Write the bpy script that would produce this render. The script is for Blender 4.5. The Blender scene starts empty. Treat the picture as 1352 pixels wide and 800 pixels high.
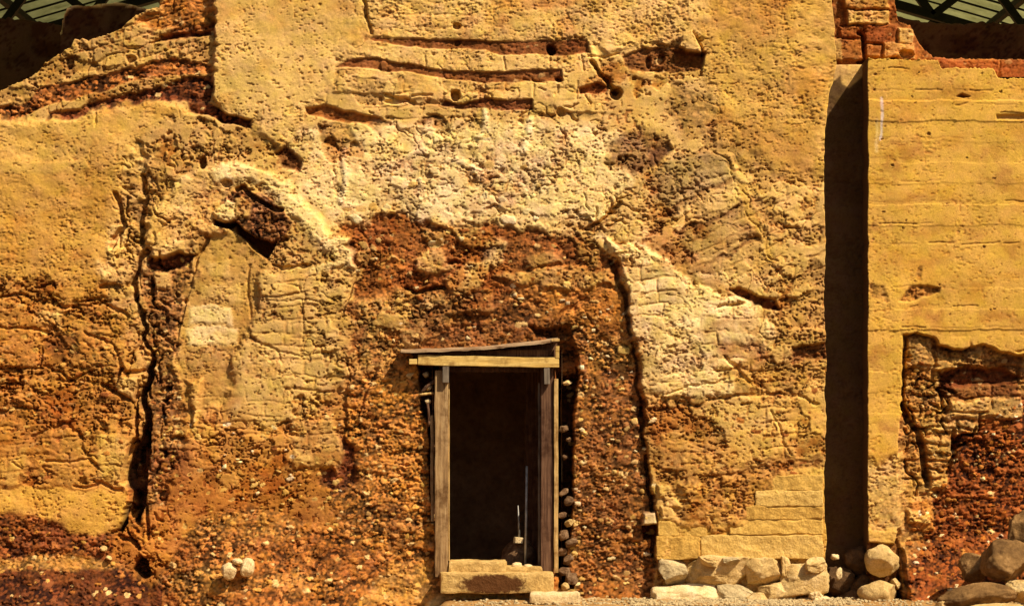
import bpy, bmesh, math, random
import numpy as np
from mathutils import Vector, Matrix, noise as mnoise

random.seed(11)
S = 145.0            # photograph pixels per metre on the wall plane (y = 0)
CAM_D = 26.0         # camera stands 26 m in front of the wall
EYE = 1.7
EYE_PY = 790 - EYE * S
R = math.radians
scene = bpy.context.scene
COL = scene.collection

def X(px): return (px - 676.0) / S
def Z(py): return (790.0 - py) / S
def P(px, py, y=0.0):
    k = (CAM_D + y) / CAM_D
    return Vector(((px - 676.0) / S * k, y, EYE + (EYE_PY - py) / S * k))

# ------------------------------------------------------------------ tags
def tag(o, label=None, cat=None, group=None, kind=None):
    if label: o['label'] = label
    if cat: o['category'] = cat
    if group: o['group'] = group
    if kind: o['kind'] = kind
    return o

def empty(name, loc):
    o = bpy.data.objects.new(name, None)
    o.empty_display_size = 0.2
    o.location = loc
    COL.objects.link(o)
    return o

def link(name, me, mat, parent=None):
    o = bpy.data.objects.new(name, me)
    if mat: me.materials.append(mat)
    COL.objects.link(o)
    if parent is not None:
        o.parent = parent
        o.matrix_parent_inverse = Matrix.Translation(-parent.location)
    return o

# ------------------------------------------------------------------ noise
_T = np.random.RandomState(7).rand(8, 256, 256).astype(np.float32)

def vn(px, py, sx, sy=None, seed=0):
    sy = sy or sx
    T = _T[seed % 8]
    x = px / sx + seed * 37.13; y = py / sy + seed * 91.7
    xf = np.floor(x); yf = np.floor(y)
    fx = (x - xf).astype(np.float32); fy = (y - yf).astype(np.float32)
    xi = xf.astype(np.int32) & 255; yi = yf.astype(np.int32) & 255
    x1 = (xi + 1) & 255; y1 = (yi + 1) & 255
    fx = fx * fx * fx * (fx * (fx * 6 - 15) + 10); fy = fy * fy * fy * (fy * (fy * 6 - 15) + 10)
    a = T[yi, xi] * (1 - fx) + T[yi, x1] * fx
    b = T[y1, xi] * (1 - fx) + T[y1, x1] * fx
    return (a * (1 - fy) + b * fy) * 2 - 1

def fbm(px, py, s, octv=3, seed=0, ay=1.0, gain=0.5):
    out = 0; amp = 1.0; tot = 0
    for k in range(octv):
        a = 0.6 * (k + 1) + seed if ay == 1.0 else (0.22 if k % 2 else -0.16)
        c, sn = math.cos(a), math.sin(a)
        out = out + amp * vn(px * c - py * sn, px * sn + py * c, s, s * ay, seed + k * 3)
        tot += amp; amp *= gain; s *= 0.5
    return out / tot

def worley(px, py, s, seed=0, ay=1.0):
    x = (px / s + seed * 13.7).astype(np.float32); y = (py / (s * ay) + seed * 29.3).astype(np.float32)
    xi = np.floor(x).astype(np.int32); yi = np.floor(y).astype(np.int32)
    Ta, Tb, Tc = _T[seed % 8], _T[(seed + 1) % 8], _T[(seed + 2) % 8]
    f1 = np.full(x.shape, 9, np.float32); f2 = f1.copy(); idv = np.zeros_like(f1)
    for dx in (-1, 0, 1):
        for dy in (-1, 0, 1):
            cx = xi + dx; cy = yi + dy
            ix, iy = cx & 255, cy & 255
            d = np.hypot(cx + Ta[iy, ix] - x, cy + Tb[iy, ix] - y)
            near = d < f1
            f2 = np.where(near, f1, np.minimum(f2, d))
            idv = np.where(near, Tc[iy, ix], idv)
            f1 = np.where(near, d, f1)
    return f1, f2, idv

def sstep(a, b, x):
    t = np.clip((x - a) / (b - a), 0, 1)
    return t * t * (3 - 2 * t)

def seg_dist(px, py, a, b):
    vx, vy = b[0] - a[0], b[1] - a[1]
    L = vx * vx + vy * vy + 1e-9
    t = np.clip(((px - a[0]) * vx + (py - a[1]) * vy) / L, 0, 1)
    return np.hypot(px - a[0] - t * vx, py - a[1] - t * vy)

def poly_sd(px, py, pts):
    d = np.full(px.shape, 1e9, np.float32); ins = np.zeros(px.shape, bool)
    n = len(pts)
    for i in range(n):
        a, b = pts[i], pts[(i + 1) % n]
        d = np.minimum(d, seg_dist(px, py, a, b))
        cond = ((a[1] > py) != (b[1] > py))
        if a[1] != b[1]:
            ins ^= cond & (px < (b[0] - a[0]) * (py - a[1]) / (b[1] - a[1]) + a[0])
    return np.where(ins, -d, d)

# ------------------------------------------------------------------ relief sheet
class Sheet:
    """A vertical face sampled finely; h is relief towards the viewer in metres."""
    def __init__(s, px0, px1, bottom, top, step=1.05, seed=0):
        s.px0, s.px1, s.bottom = px0, px1, bottom
        s.C = int((px1 - px0) / step) + 1
        xs = np.linspace(px0, px1, s.C)
        t = np.interp(xs, [p[0] for p in top], [p[1] for p in top]) if isinstance(top, list) else np.full(s.C, float(top))
        s.R = int((bottom - min(t.min(), 0)) / step) + 1
        s.t = t + (0 if not isinstance(top, list) else 2.5 * np.asarray([mnoise.noise((x * .12, 3 + seed, 0)) + .7 * mnoise.noise((x * .35, 8, seed)) for x in xs]))
        v = np.linspace(0, 1, s.R)[:, None]
        s.PX = np.repeat(xs[None, :], s.R, 0).astype(np.float32)
        s.tm = float(min(s.t.min(), 0))
        reg = bottom + (s.tm - bottom) * v + 0 * s.t[None, :]
        over = np.maximum(0, s.t[None, :] - reg)            # rows above the broken edge run back as its top
        s.PY = np.maximum(reg, s.t[None, :]).astype(np.float32)
        s.back = np.minimum(over / S * 1.3, 1.5).astype(np.float32)
        sh = s.PX.shape
        s.h = np.zeros(sh, np.float32)
        s.col = np.zeros(sh + (3,), np.float32)
        s.wl = np.ones(sh, np.float32); s.wp = np.zeros(sh, np.float32); s.ws = np.zeros(sh, np.float32)
        s.part = np.zeros(sh, np.int16)
        s.names = []
        s.wx = fbm(s.PX, s.PY, 22, 4, seed + 1); s.wy = fbm(s.PX, s.PY, 22, 4, seed + 2)
        s.cut = np.zeros(sh, bool)
    def sub(s, pts, m):
        x0 = min(p[0] for p in pts) - m; x1 = max(p[0] for p in pts) + m
        y0 = min(p[1] for p in pts) - m; y1 = max(p[1] for p in pts) + m
        c0 = max(0, int((x0 - s.px0) / (s.px1 - s.px0) * (s.C - 1))); c1 = min(s.C, int((x1 - s.px0) / (s.px1 - s.px0) * (s.C - 1)) + 2)
        if c1 <= c0: return None
        ra = np.array([(s.bottom - y1) / (s.bottom - s.tm)]); rb = np.array([(s.bottom - y0) / (s.bottom - s.tm)])
        if y0 < s.t[c0:c1].max() + 4: rb = np.array([1.0])
        r0 = max(0, int(ra.min() * (s.R - 1))); r1 = min(s.R, int(rb.max() * (s.R - 1)) + 2)
        if r1 <= r0: return None
        return (slice(r0, r1), slice(c0, c1))
    def partid(s, name):
        s.names.append(name); return len(s.names) - 1
    def mask(s, pts, soft=2.0, warp=5.0, line=None):
        m = 30 + soft + (line or 0)
        w = s.sub(pts, m)
        if w is None: return None, None
        px = s.PX[w] + s.wx[w] * warp; py = s.PY[w] + s.wy[w] * warp
        if line is None:
            d = poly_sd(px, py, pts)
        else:
            d = np.full(px.shape, 1e9, np.float32)
            for a, b in zip(pts[:-1], pts[1:]): d = np.minimum(d, seg_dist(px, py, a, b))
            d = d - line / 2
        return w, 1 - sstep(-soft, soft, d)
    def lay(s, pts, h=None, col=None, tex=None, soft=2.0, warp=5.0, part=None, line=None, add=False, var=0.0, k=1.0):
        """Lay one material layer (polygon or line) over the face."""
        w, m = s.mask(pts, soft, warp, line)
        if w is None: return
        m = m * k
        if h is not None:
            s.h[w] = s.h[w] + m * h if add else s.h[w] * (1 - m) + m * h
        if col is not None:
            s.col[w] = s.col[w] * (1 - m[..., None]) + m[..., None] * np.array(col, np.float32)
        if tex is not None:
            for arr, v in zip((s.wl, s.wp, s.ws), tex): arr[w] = arr[w] * (1 - m) + m * v
        if part is not None:
            s.part[w] = np.where(m > .5, part, s.part[w])
    def crack(s, pts, wdt=3, depth=.1, warp=6, soft=1.2, col=None):
        s.lay(pts, -depth, col, None, soft, warp, None, line=wdt, add=True)
    def hole(s, x, y, r, depth=.2, ry=None):
        ry = ry or r
        pts = [(x + r * math.cos(a), y + ry * math.sin(a)) for a in [i * math.pi / 5 for i in range(10)]]
        s.lay(pts, -depth, None, None, 1.2, 3, None, add=True)
    def stones(s, pts, n, r=(2.5, 5), hh=(.012, .03), cols=(), seed=1):
        """Stones bedded in the face, standing a little out of it."""
        rn = random.Random(seed)
        x0 = min(p[0] for p in pts); x1 = max(p[0] for p in pts); y0 = min(p[1] for p in pts); y1 = max(p[1] for p in pts)
        for _ in range(n):
            for _t in range(20):
                x, y = rn.uniform(x0, x1), rn.uniform(y0, y1)
                if float(poly_sd(np.array([x]), np.array([y]), pts)[0]) < 0: break
            rr = r[0] + (r[1] - r[0]) * rn.random() ** 2.2; asp = rn.uniform(.4, .85); ang = rn.uniform(-.5, .5)
            w = s.sub([(x - rr, y - rr), (x + rr, y + rr)], 2)
            if w is None: continue
            dx, dy = s.PX[w] - x, s.PY[w] - y
            dx = dx + s.wx[w] * rr * .9; dy = dy + s.wy[w] * rr * .9
            c, sn = math.cos(ang), math.sin(ang)
            u, v = (dx * c + dy * sn) / rr, (-dx * sn + dy * c) / (rr * asp)
            e = u * u + v * v + .35 * np.maximum(np.abs(u), np.abs(v)) ** 4
            dome = np.sqrt(np.clip(1 - e, 0, 1))
            hv = rn.uniform(*hh)
            s.h[w] += np.where(e < 1, hv * (.6 + .4 * dome + .25 * u - .2 * v), 0) - np.where((e >= 1) & (e < 1.9), hv * .35, 0)
            if cols:
                cc = np.array(rn.choice(cols), np.float32) * rn.uniform(.75, 1.2)
                s.col[w] = np.where((e < 1)[..., None], cc, s.col[w])
                s.wp[w] = np.where(e < 1, s.wp[w] * .15, s.wp[w]); s.wl[w] = np.where(e < 1, s.wl[w] * .2, s.wl[w])
    def flakes(s, pts, n, ln=(8, 22), ang=0, spread=.5, depth=(.03, .09), wd=(1.5, 4), seed=1, curl=.5):
        rn = random.Random(seed)
        x0 = min(p[0] for p in pts); x1 = max(p[0] for p in pts); y0 = min(p[1] for p in pts); y1 = max(p[1] for p in pts)
        for _ in range(n):
            for _t in range(20):
                x, y = rn.uniform(x0, x1), rn.uniform(y0, y1)
                if float(poly_sd(np.array([x]), np.array([y]), pts)[0]) < 0: break
            a = ang + rn.gauss(0, spread); L = rn.uniform(*ln); q = [(x, y)]
            for k in range(3):
                a += rn.gauss(0, curl); q.append((q[-1][0] + math.cos(a) * L / 3, q[-1][1] + math.sin(a) * L / 3))
            s.crack(q, rn.uniform(*wd), rn.uniform(*depth), 7, 1.1)
    def courses(s, pts, rowh=17.0, tilt=0.0, k=1.0, seed=1, blen=46, depth=.010, soft=14):
        """Faint mudbrick courses: joints a little sunk, every brick its own clay, worn away in places."""
        w, m = s.mask(pts, soft, 16)
        if w is None: return
        px, py = s.PX[w], s.PY[w]
        v = (py + tilt * px + 4.5 * s.wy[w] + 5 * vn(px, py, 90, 70, seed)) / rowh
        row = np.floor(v).astype(int); fr = v - row
        u = (px + 4 * s.wx[w]) / blen + _T[3][row & 255, seed] * 7.0
        cu = np.floor(u).astype(int); fu = u - cu
        wear = sstep(-.25, .2, fbm(px, py, 44, 4, seed + 31, gain=.6))
        jt = 1 - sstep(.03, .13, np.minimum(fr, 1 - fr)); jv = 1 - sstep(.015, .05, np.minimum(fu, 1 - fu))
        j = np.maximum(jt, .8 * jv) * m * wear * k
        tint = .80 + .36 * _T[4][row & 255, (cu * 7 + seed) & 255]
        tb = _T[5][row & 255, (cu * 5 + seed) & 255]
        s.h[w] += (-depth * j + .012 * (tb - .5) * m * wear * k) * 2
        tt = 1 + (tint - 1) * m * k * (.35 + .65 * wear)
        s.col[w] = s.col[w] * tt[..., None] * (1 - .30 * j[..., None] * np.array((.7, 1.0, 1.2)))
    def soften_steps(s, up=.5):
        h = s.h
        s.h = np.where(h > .16, h - .16 * (1 - up), np.where(h > 0, h * up, np.where(h > -.1, h * .65, h + .035))).astype(np.float32)
    def finish_relief(s, seed=0, lump=1.0, peb=1.0, pit=1.0):
        px, py = s.PX, s.PY
        wx, wy = s.wx * 7, s.wy * 7
        n60 = fbm(px, py, 62, 2, seed + 8); n20 = fbm(px + wx, py + wy, 21, 3, seed + 4); n8 = fbm(px, py, 9, 3, seed + 5)
        n3 = vn(px, py, 3.1, 2.4, seed + 6); n2 = vn(px * .8 - py * .6, px * .6 + py * .8, 2.3, 2.3, seed + 2)
        clus = fbm(px, py, 52, 3, seed + 10); clus2 = fbm(px, py, 38, 2, seed + 3)
        # masonry core: flat weathered faces, clustered sockets, short broken cracks, the odd lifted block
        f1, f2, i1 = worley(px + wx * 1.6, py + wy * 1.6, 34, seed + 1, .66)
        blocky = sstep(.02, .4, clus2)
        s1 = sstep(.46 - .52 * clus, .54 - .52 * clus, fbm(px, py, 4.4, 2, seed + 7, ay=.7))
        s2 = sstep(.54 - .36 * clus2, .60 - .36 * clus2, fbm(px, py, 9.5, 3, seed + 18, ay=.6))
        sock = np.maximum(s1, s2)
        rid = np.abs(fbm(px, py, 62, 4, seed + 13, gain=.6))
        crk = (1 - sstep(.006, .028, rid)) * sstep(.18, .4, vn(px, py, 40, 28, seed + 14))
        ledge = fbm(px, py, 30, 3, seed + 19, ay=.3)
        joint = (1 - sstep(.03, .13, f2 - f1)) * blocky
        rgh = .45 + .9 * sstep(-.05, .4, fbm(px, py, 58, 3, seed + 20))
        L = .020 * n60 + .008 * n20 * rgh + .0045 * n8 * rgh + .0018 * n3 * rgh + .0010 * n2 + .009 * ledge + blocky * .011 * (i1 - .5) - .020 * s1 - .020 * s2 - .022 * crk - .010 * joint
        clus3 = fbm(px, py, 30, 3, seed + 24)
        # remnants of render: crisp-edged smooth scabs, paler, over broken darker masonry
        pf = fbm(px + wx * .6, py + wy * .6, 64, 6, seed + 28, gain=.62) + .35 * fbm(px, py, 60, 2, seed + 29, ay=.3)
        scab = sstep(-.10, -.035, pf) * np.clip(s.wl, 0, 1)
        broke = (1 - sstep(-.10, -.02, pf)) * np.clip(s.wl, 0, 1)
        t0 = .62 - .45 * clus3 + .45 * scab - .12 * broke
        s0 = sstep(t0, t0 + .12, vn(px + wx * .3, py + wy * .3, 2.9, 2.2, seed + 25))
        L = L * (1 - .55 * scab) + .011 * scab - .011 * s0 - .010 * np.clip(-pf * 2, 0, 1)
        # rubble: clods of earth with gaps, fewer bedded stones
        p1, p2, j1 = worley(px + wx * .5, py + wy * .5, 8.4, seed + 3, .72)
        q1, q2, j2 = worley(px + wx * .4, py + wy * .4, 4.3, seed + 5, .75)
        big = (j1 > .90); sml = (j2 > .72)
        dome1 = np.clip(1 - (p1 / .62) ** 2, 0, 1) ** .5 * big; dome2 = np.clip(1 - (q1 / .68) ** 2, 0, 1) ** .5 * sml
        gaps = sstep(.14 - .3 * clus, .30 - .3 * clus, fbm(px, py, 7.5, 3, seed + 9, ay=.65))
        strat = fbm(px, py, 46, 3, seed + 15, ay=.22)
        rgp = .4 + .9 * sstep(-.2, .3, fbm(px, py, 44, 3, seed + 21))
        pebh = .010 * dome1 * (.5 + j1) + .005 * dome2 * (.4 + j2) + .014 * n20 + (.008 * n8 + .0055 * n3 + .0042 * n2) * rgp + .016 * strat - .016 * gaps * rgp
        # plaster: smooth, gently wavy, pocked with small flecks
        pitn = fbm(px, py, 5.6, 2, seed + 16, ay=.55)
        thr = .56 - .42 * clus
        pits = sstep(thr, thr + .10, pitn)
        t1 = .74 - .5 * clus3
        s0p = sstep(t1, t1 + .12, vn(px + wx * .3, py + wy * .3, 3.2, 2.0, seed + 26))
        Pp = -.008 * s0p + .012 * n60 + .006 * n20 + .0022 * n8 + .0010 * n3 - .010 * pits
        s.h += s.wl * L * lump + s.wp * pebh * peb + s.ws * Pp * pit
        # mottling of the clay, each stone its own tint; crevice shade painted in
        band = fbm(px, py, 52, 4, seed + 22, ay=.3)
        base = s.col * (1 + .20 * fbm(px, py, 40, 4, seed + 11, gain=.6) + .08 * n8 + (.12 * band * np.clip(s.wl, 0, 1)))[..., None]
        hv = fbm(px, py, 17, 4, seed + 23, gain=.65)
        base = base * np.stack([1 + .04 * hv, 1 - .03 * hv, 1 + .34 * hv], -1)
        stain = (sstep(.0, .5, fbm(px, py, 58, 4, seed + 27, ay=.55, gain=.6)) * np.clip(s.ws, 0, 1) * .6)[..., None]
        base = base * (1 - stain) + stain * base * np.array((.86, .70, .50))
        bk = broke[..., None]
        base = base * (1 + .07 * scab[..., None]) * (1 - bk * .42 + bk * .42 * np.array((.62, .46, .32)))
        redd = (sstep(.05, .42, fbm(px, py, 40, 5, seed + 12, gain=.62)) * np.clip(s.wl, 0, 1) * (1 - .6 * scab))[..., None]
        base = base * (1 - redd) + redd * base * np.array((.80, .58, .42))
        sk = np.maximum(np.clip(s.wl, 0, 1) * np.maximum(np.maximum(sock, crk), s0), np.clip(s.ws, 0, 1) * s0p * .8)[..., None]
        base = base * (1 - sk * .7) + sk * .7 * base * np.array((.42, .22, .13))  # shade in sockets, cracks and specks darkened into the colour
        mat = np.clip(.68 + .6 * n8 + .55 * n2 + .8 * strat + .5 * clus2 + .3 * n3, .18, 1.5)[..., None]
        hue = (vn(px, py, 3.6, 2.6, seed + 17))[..., None]
        base = base * (1 - np.clip(s.wp, 0, 1)[..., None] * np.array((.15, .15, .05)))
        mc = base * mat * np.concatenate([1 + .10 * hue, 1 + .0 * hue, 1 - .35 * hue], -1)
        st1 = base * (.75 + .9 * j1[..., None]) * np.array((1.15, 1.25, 1.3)); st2 = base * (.55 + 1.0 * j2[..., None]) * np.array((1.12, 1.05, 1.0))
        pale = np.array((.62, .41, .16), np.float32)
        st1 = np.where((j1 > .985)[..., None], pale * (.75 + .5 * j2[..., None]), st1)
        st2 = np.where((j2 > .988)[..., None], pale * .95, st2)
        pc = np.where((dome2 > .25)[..., None], st2, mc); pc = np.where((dome1 > .25)[..., None], st1, pc)
        wpn = np.clip(s.wp, 0, 1)[..., None]
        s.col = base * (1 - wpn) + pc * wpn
        pitc = (np.clip(s.ws, 0, 1) * pits)[..., None]
        s.col = s.col * (1 - .5 * pitc) + .5 * pitc * s.col * np.array((.6, .4, .28))  # pits get their shade in the colour as well
        s.col = np.clip(s.col, .004, .85)
    def build(s, parent, mat, y0=0.0, top_back=1.0, left_back=0.0, right_back=0.0, side_col=None):
        px, py = s.PX, s.PY
        pos = np.stack([(px - 676) / S, y0 - s.h + s.back, (790 - py) / S], -1).astype(np.float32)
        col = s.col; part = s.part; cut = s.cut
        def pad(axis, end, offs, dz=0.0):
            nonlocal pos, col, part, cut
            idx = -1 if end else 0
            eP = np.take(pos, [idx], axis); eC = np.take(col, [idx], axis); eK = np.take(part, [idx], axis); eX = np.take(cut, [idx], axis)
            if axis == 1 and side_col is not None: eC = eC * 0 + np.array(side_col, np.float32)
            for o in offs:
                p = eP.copy(); n = np.random.RandomState(int(o * 1000)).rand(*p.shape[:2]).astype(np.float32)
                p[..., 1] = np.maximum(p[..., 1] + .01 * (1 + o), y0 + o + (n - .5) * .02)
                p[..., 2] += dz * o
                lst = (lambda a, b: [a, b]) if end else (lambda a, b: [b, a])
                pos = np.concatenate(lst(pos, p), axis); col = np.concatenate(lst(col, eC), axis)
                part = np.concatenate(lst(part, eK), axis); cut = np.concatenate(lst(cut, eX), axis)
        if right_back: pad(1, True, np.linspace(.04, right_back, 16))
        if left_back: pad(1, False, np.linspace(.04, left_back, 16))
        if top_back: pad(0, True, np.linspace(.08, top_back, 10), .02)
        Rr, Cc = pos.shape[:2]
        ids = np.arange(Rr * Cc).reshape(Rr, Cc)
        q = np.stack([ids[:-1, :-1], ids[:-1, 1:], ids[1:, 1:], ids[1:, :-1]], -1).reshape(-1, 4)
        lab = part[:-1, :-1].reshape(-1); kill = (cut[:-1, :-1] & cut[1:, 1:]).reshape(-1)
        P3 = pos.reshape(-1, 3); C3 = col.reshape(-1, 3)
        out = []
        for k, nm in enumerate(s.names):
            f = q[(lab == k) & ~kill]
            if len(f) == 0: continue
            uq, inv = np.unique(f, return_inverse=True)
            inv = inv.reshape(-1).astype(np.int32)
            me = bpy.data.meshes.new(nm)
            me.vertices.add(len(uq)); me.vertices.foreach_set('co', P3[uq].reshape(-1))
            me.loops.add(len(inv)); me.loops.foreach_set('vertex_index', inv)
            me.polygons.add(len(f)); me.polygons.foreach_set('loop_start', np.arange(0, len(inv), 4, dtype=np.int32))
            me.polygons.foreach_set('use_smooth', np.ones(len(f), bool))
            me.update(calc_edges=True)
            at = me.attributes.new('Tint', 'FLOAT_COLOR', 'POINT')
            rgba = np.ones((len(uq), 4), np.float32); rgba[:, :3] = C3[uq]
            at.data.foreach_set('color', rgba.reshape(-1))
            out.append(link(nm, me, mat, parent))
        return out

# ------------------------------------------------------------------ materials
def new_mat(name):
    m = bpy.data.materials.new(name); m.use_nodes = True
    nt = m.node_tree; b = nt.nodes['Principled BSDF']
    b.inputs['Roughness'].default_value = .95
    b.inputs['Specular IOR Level'].default_value = .12
    return m, nt, b

def noise_node(nt, scale, detail=4, vec=None, rough=.6):
    n = nt.nodes.new('ShaderNodeTexNoise'); n.inputs['Scale'].default_value = scale
    n.inputs['Detail'].default_value = detail; n.inputs['Roughness'].default_value = rough
    if vec is not None: nt.links.new(vec, n.inputs['Vector'])
    return n

def ramp(nt, fac, stops):
    r = nt.nodes.new('ShaderNodeValToRGB')
    el = r.color_ramp.elements
    while len(el) < len(stops): el.new(.5)
    for e, (p, c) in zip(el, stops):
        e.position = p; e.color = (c[0], c[1], c[2], 1)
    nt.links.new(fac, r.inputs['Fac'])
    return r

def mixc(nt, a, b, fac=.5, mode='MIX'):
    m = nt.nodes.new('ShaderNodeMix'); m.data_type = 'RGBA'; m.blend_type = mode
    for k, v in ((0, fac), (6, a), (7, b)):
        if hasattr(v, 'links'): nt.links.new(v, m.inputs[k])
        elif isinstance(v, (int, float)): m.inputs[k].default_value = v
        else: m.inputs[k].default_value = (v[0], v[1], v[2], 1)
    return m.outputs[2]

def bump(nt, b, hgt, strength, dist):
    n = nt.nodes.new('ShaderNodeBump'); n.inputs['Strength'].default_value = strength; n.inputs['Distance'].default_value = dist
    nt.links.new(hgt, n.inputs['Height']); nt.links.new(n.outputs[0], b.inputs['Normal'])

def earth_material():
    m, nt, b = new_mat('sunbaked_earth')
    at = nt.nodes.new('ShaderNodeAttribute'); at.attribute_name = 'Tint'
    geo = nt.nodes.new('ShaderNodeNewGeometry')
    n1 = noise_node(nt, 55, 5, geo.outputs['Position'], .7)
    r1 = ramp(nt, n1.outputs['Fac'], [(.3, (.80, .77, .74)), (.5, (1, 1, 1)), (.72, (1.16, 1.17, 1.18))])
    nt.links.new(mixc(nt, at.outputs['Color'], r1.outputs['Color'], 1.0, 'MULTIPLY'), b.inputs['Base Color'])
    n2 = noise_node(nt, 120, 4, geo.outputs['Position'], .7)
    bump(nt, b, n2.outputs['Fac'], .55, .008)
    return m

def stone_material(name, c1, c2, c3, scale=9):
    m, nt, b = new_mat(name)
    geo = nt.nodes.new('ShaderNodeNewGeometry')
    n1 = noise_node(nt, scale, 6, geo.outputs['Position'], .65)
    r1 = ramp(nt, n1.outputs['Fac'], [(.3, c1), (.5, c2), (.72, c3)])
    n2 = noise_node(nt, scale * 7, 3, geo.outputs['Position'])
    r2 = ramp(nt, n2.outputs['Fac'], [(.33, (.74, .70, .66)), (.58, (1.05, 1.05, 1.05))])
    nt.links.new(mixc(nt, r1.outputs['Color'], r2.outputs['Color'], .8, 'MULTIPLY'), b.inputs['Base Color'])
    n3 = noise_node(nt, scale * 5, 6, geo.outputs['Position'], .7)
    bump(nt, b, n3.outputs['Fac'], .8, .02)
    return m

def wood_material(name, dark, mid, light, axis, knots=True):
    m, nt, b = new_mat(name)
    tc = nt.nodes.new('ShaderNodeNewGeometry')
    mp = nt.nodes.new('ShaderNodeMapping')
    sc = {'x': (3, 55, 55), 'z': (55, 55, 3), 'y': (55, 3, 55)}[axis]
    mp.inputs['Scale'].default_value = sc
    nt.links.new(tc.outputs['Position'], mp.inputs['Vector'])
    n1 = noise_node(nt, 1.0, 5, mp.outputs['Vector'], .65)
    r1 = ramp(nt, n1.outputs['Fac'], [(.28, dark), (.5, mid), (.74, light)])
    n2 = noise_node(nt, 5.5, 4, tc.outputs['Position'], .7)
    r2 = ramp(nt, n2.outputs['Fac'], [(.34, (.42, .34, .28)), (.5, (.95, .95, .95)), (.7, (1.15, 1.15, 1.1))])
    nt.links.new(mixc(nt, r1.outputs['Color'], r2.outputs['Color'], .9, 'MULTIPLY'), b.inputs['Base Color'])
    b.inputs['Roughness'].default_value = .85
    bump(nt, b, n1.outputs['Fac'], .6, .008)
    return m

def metal_material(name, c, rough=.6, metallic=.0):
    m, nt, b = new_mat(name)
    geo = nt.nodes.new('ShaderNodeNewGeometry')
    n = noise_node(nt, 14, 5, geo.outputs['Position'])
    r = ramp(nt, n.outputs['Fac'], [(.35, tuple(v * .6 for v in c)), (.65, tuple(v * 1.25 for v in c))])
    nt.links.new(r.outputs['Color'], b.inputs['Base Color'])
    b.inputs['Roughness'].default_value = rough; b.inputs['Metallic'].default_value = metallic
    return m

EARTH = earth_material()
STONE_TAN = stone_material('tan_stone', (.40, .26, .09), (.60, .41, .16), (.72, .53, .26))
STONE_GREY = stone_material('grey_stone', (.28, .21, .11), (.48, .37, .19), (.64, .50, .26))
STONE_BROWN = stone_material('brown_boulder', (.085, .044, .016), (.20, .11, .038), (.36, .21, .08), 5)
STONE_PALE = stone_material('pale_limestone', (.58, .42, .19), (.76, .58, .30), (.84, .68, .42), 12)
STONE_DARK = stone_material('dark_gap_stone', (.08, .04, .02), (.19, .11, .055), (.34, .22, .12), 16)
ADOBE = stone_material('adobe', (.52, .31, .07), (.62, .385, .09), (.68, .44, .12), 7)
SOIL = stone_material('shaded_soil', (.20, .11, .05), (.32, .18, .085), (.44, .26, .13), 3)
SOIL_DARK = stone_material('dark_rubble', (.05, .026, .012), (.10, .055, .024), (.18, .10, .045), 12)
CONCRETE = stone_material('threshold_mortar', (.36, .22, .07), (.55, .36, .12), (.66, .46, .18), 8)
SILL = stone_material('stained_threshold', (.36, .22, .07), (.55, .36, .12), (.66, .46, .18), 8)
def damp_patch(m, cx, cz, rx, rz, c):
    nt = m.node_tree; b = nt.nodes['Principled BSDF']; src = b.inputs['Base Color'].links[0].from_socket
    geo = nt.nodes.new('ShaderNodeNewGeometry')
    mp = nt.nodes.new('ShaderNodeMapping'); mp.vector_type = 'POINT'
    mp.inputs['Location'].default_value = (-cx / rx, 0, -cz / rz); mp.inputs['Scale'].default_value = (1 / rx, 0, 1 / rz)
    nt.links.new(geo.outputs['Position'], mp.inputs['Vector'])
    ln = nt.nodes.new('ShaderNodeVectorMath'); ln.operation = 'LENGTH'; nt.links.new(mp.outputs[0], ln.inputs[0])
    nz = noise_node(nt, 22, 4, geo.outputs['Position'], .7)
    ad = nt.nodes.new('ShaderNodeMath'); ad.operation = 'ADD'; nt.links.new(ln.outputs['Value'], ad.inputs[0]); nt.links.new(nz.outputs['Fac'], ad.inputs[1])
    mr = nt.nodes.new('ShaderNodeMapRange'); mr.inputs['From Min'].default_value = 1.62; mr.inputs['From Max'].default_value = 1.38
    nt.links.new(ad.outputs[0], mr.inputs['Value'])
    nt.links.new(mixc(nt, src, c, mr.outputs[0]), b.inputs['Base Color'])
damp_patch(SILL, X(651), Z(768), .30, .088, (.10, .04, .012))
WOOD_LIGHT = wood_material('pale_sawn_timber', (.36, .20, .045), (.62, .41, .12), (.76, .55, .20), 'x')
WOOD_POST = wood_material('weathered_timber_upright', (.12, .065, .028), (.29, .175, .075), (.46, .31, .15), 'z')
WOOD_BROWN = wood_material('shaded_brown_timber_upright', (.05, .022, .012), (.11, .055, .03), (.20, .11, .06), 'z')
WOOD_EDGE = wood_material('sunlit_timber_edge', (.30, .17, .05), (.52, .33, .12), (.68, .48, .20), 'z')
WOOD_ROOF = wood_material('weathered_roof_board', (.10, .055, .03), (.34, .22, .12), (.60, .44, .26), 'x')
WOOD_GREY = wood_material('grey_timber_block', (.09, .07, .05), (.18, .14, .10), (.30, .25, .18), 'z')
STEEL = metal_material('dark_painted_steel', (.010, .010, .006), .6)
RODM = metal_material('dull_grey_rod', (.34, .33, .30), .5, .3)

# ------------------------------------------------------------------ colours of clay and plaster
PALE = (.68, .44, .14); PALE2 = (.78, .57, .24); OCH = (.60, .36, .085); OCH2 = (.56, .31, .065)
TAN = (.50, .30, .085); TAN2 = (.44, .25, .07); RED = (.32, .112, .024); DRED = (.17, .05, .014)
ORG = (.44, .18, .034); BRN = (.21, .085, .022); WHT = (.80, .62, .33)
LUMP = (1, 0, 0); PEB = (0, 1, 0); SM = (0, 0, 1)

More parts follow.
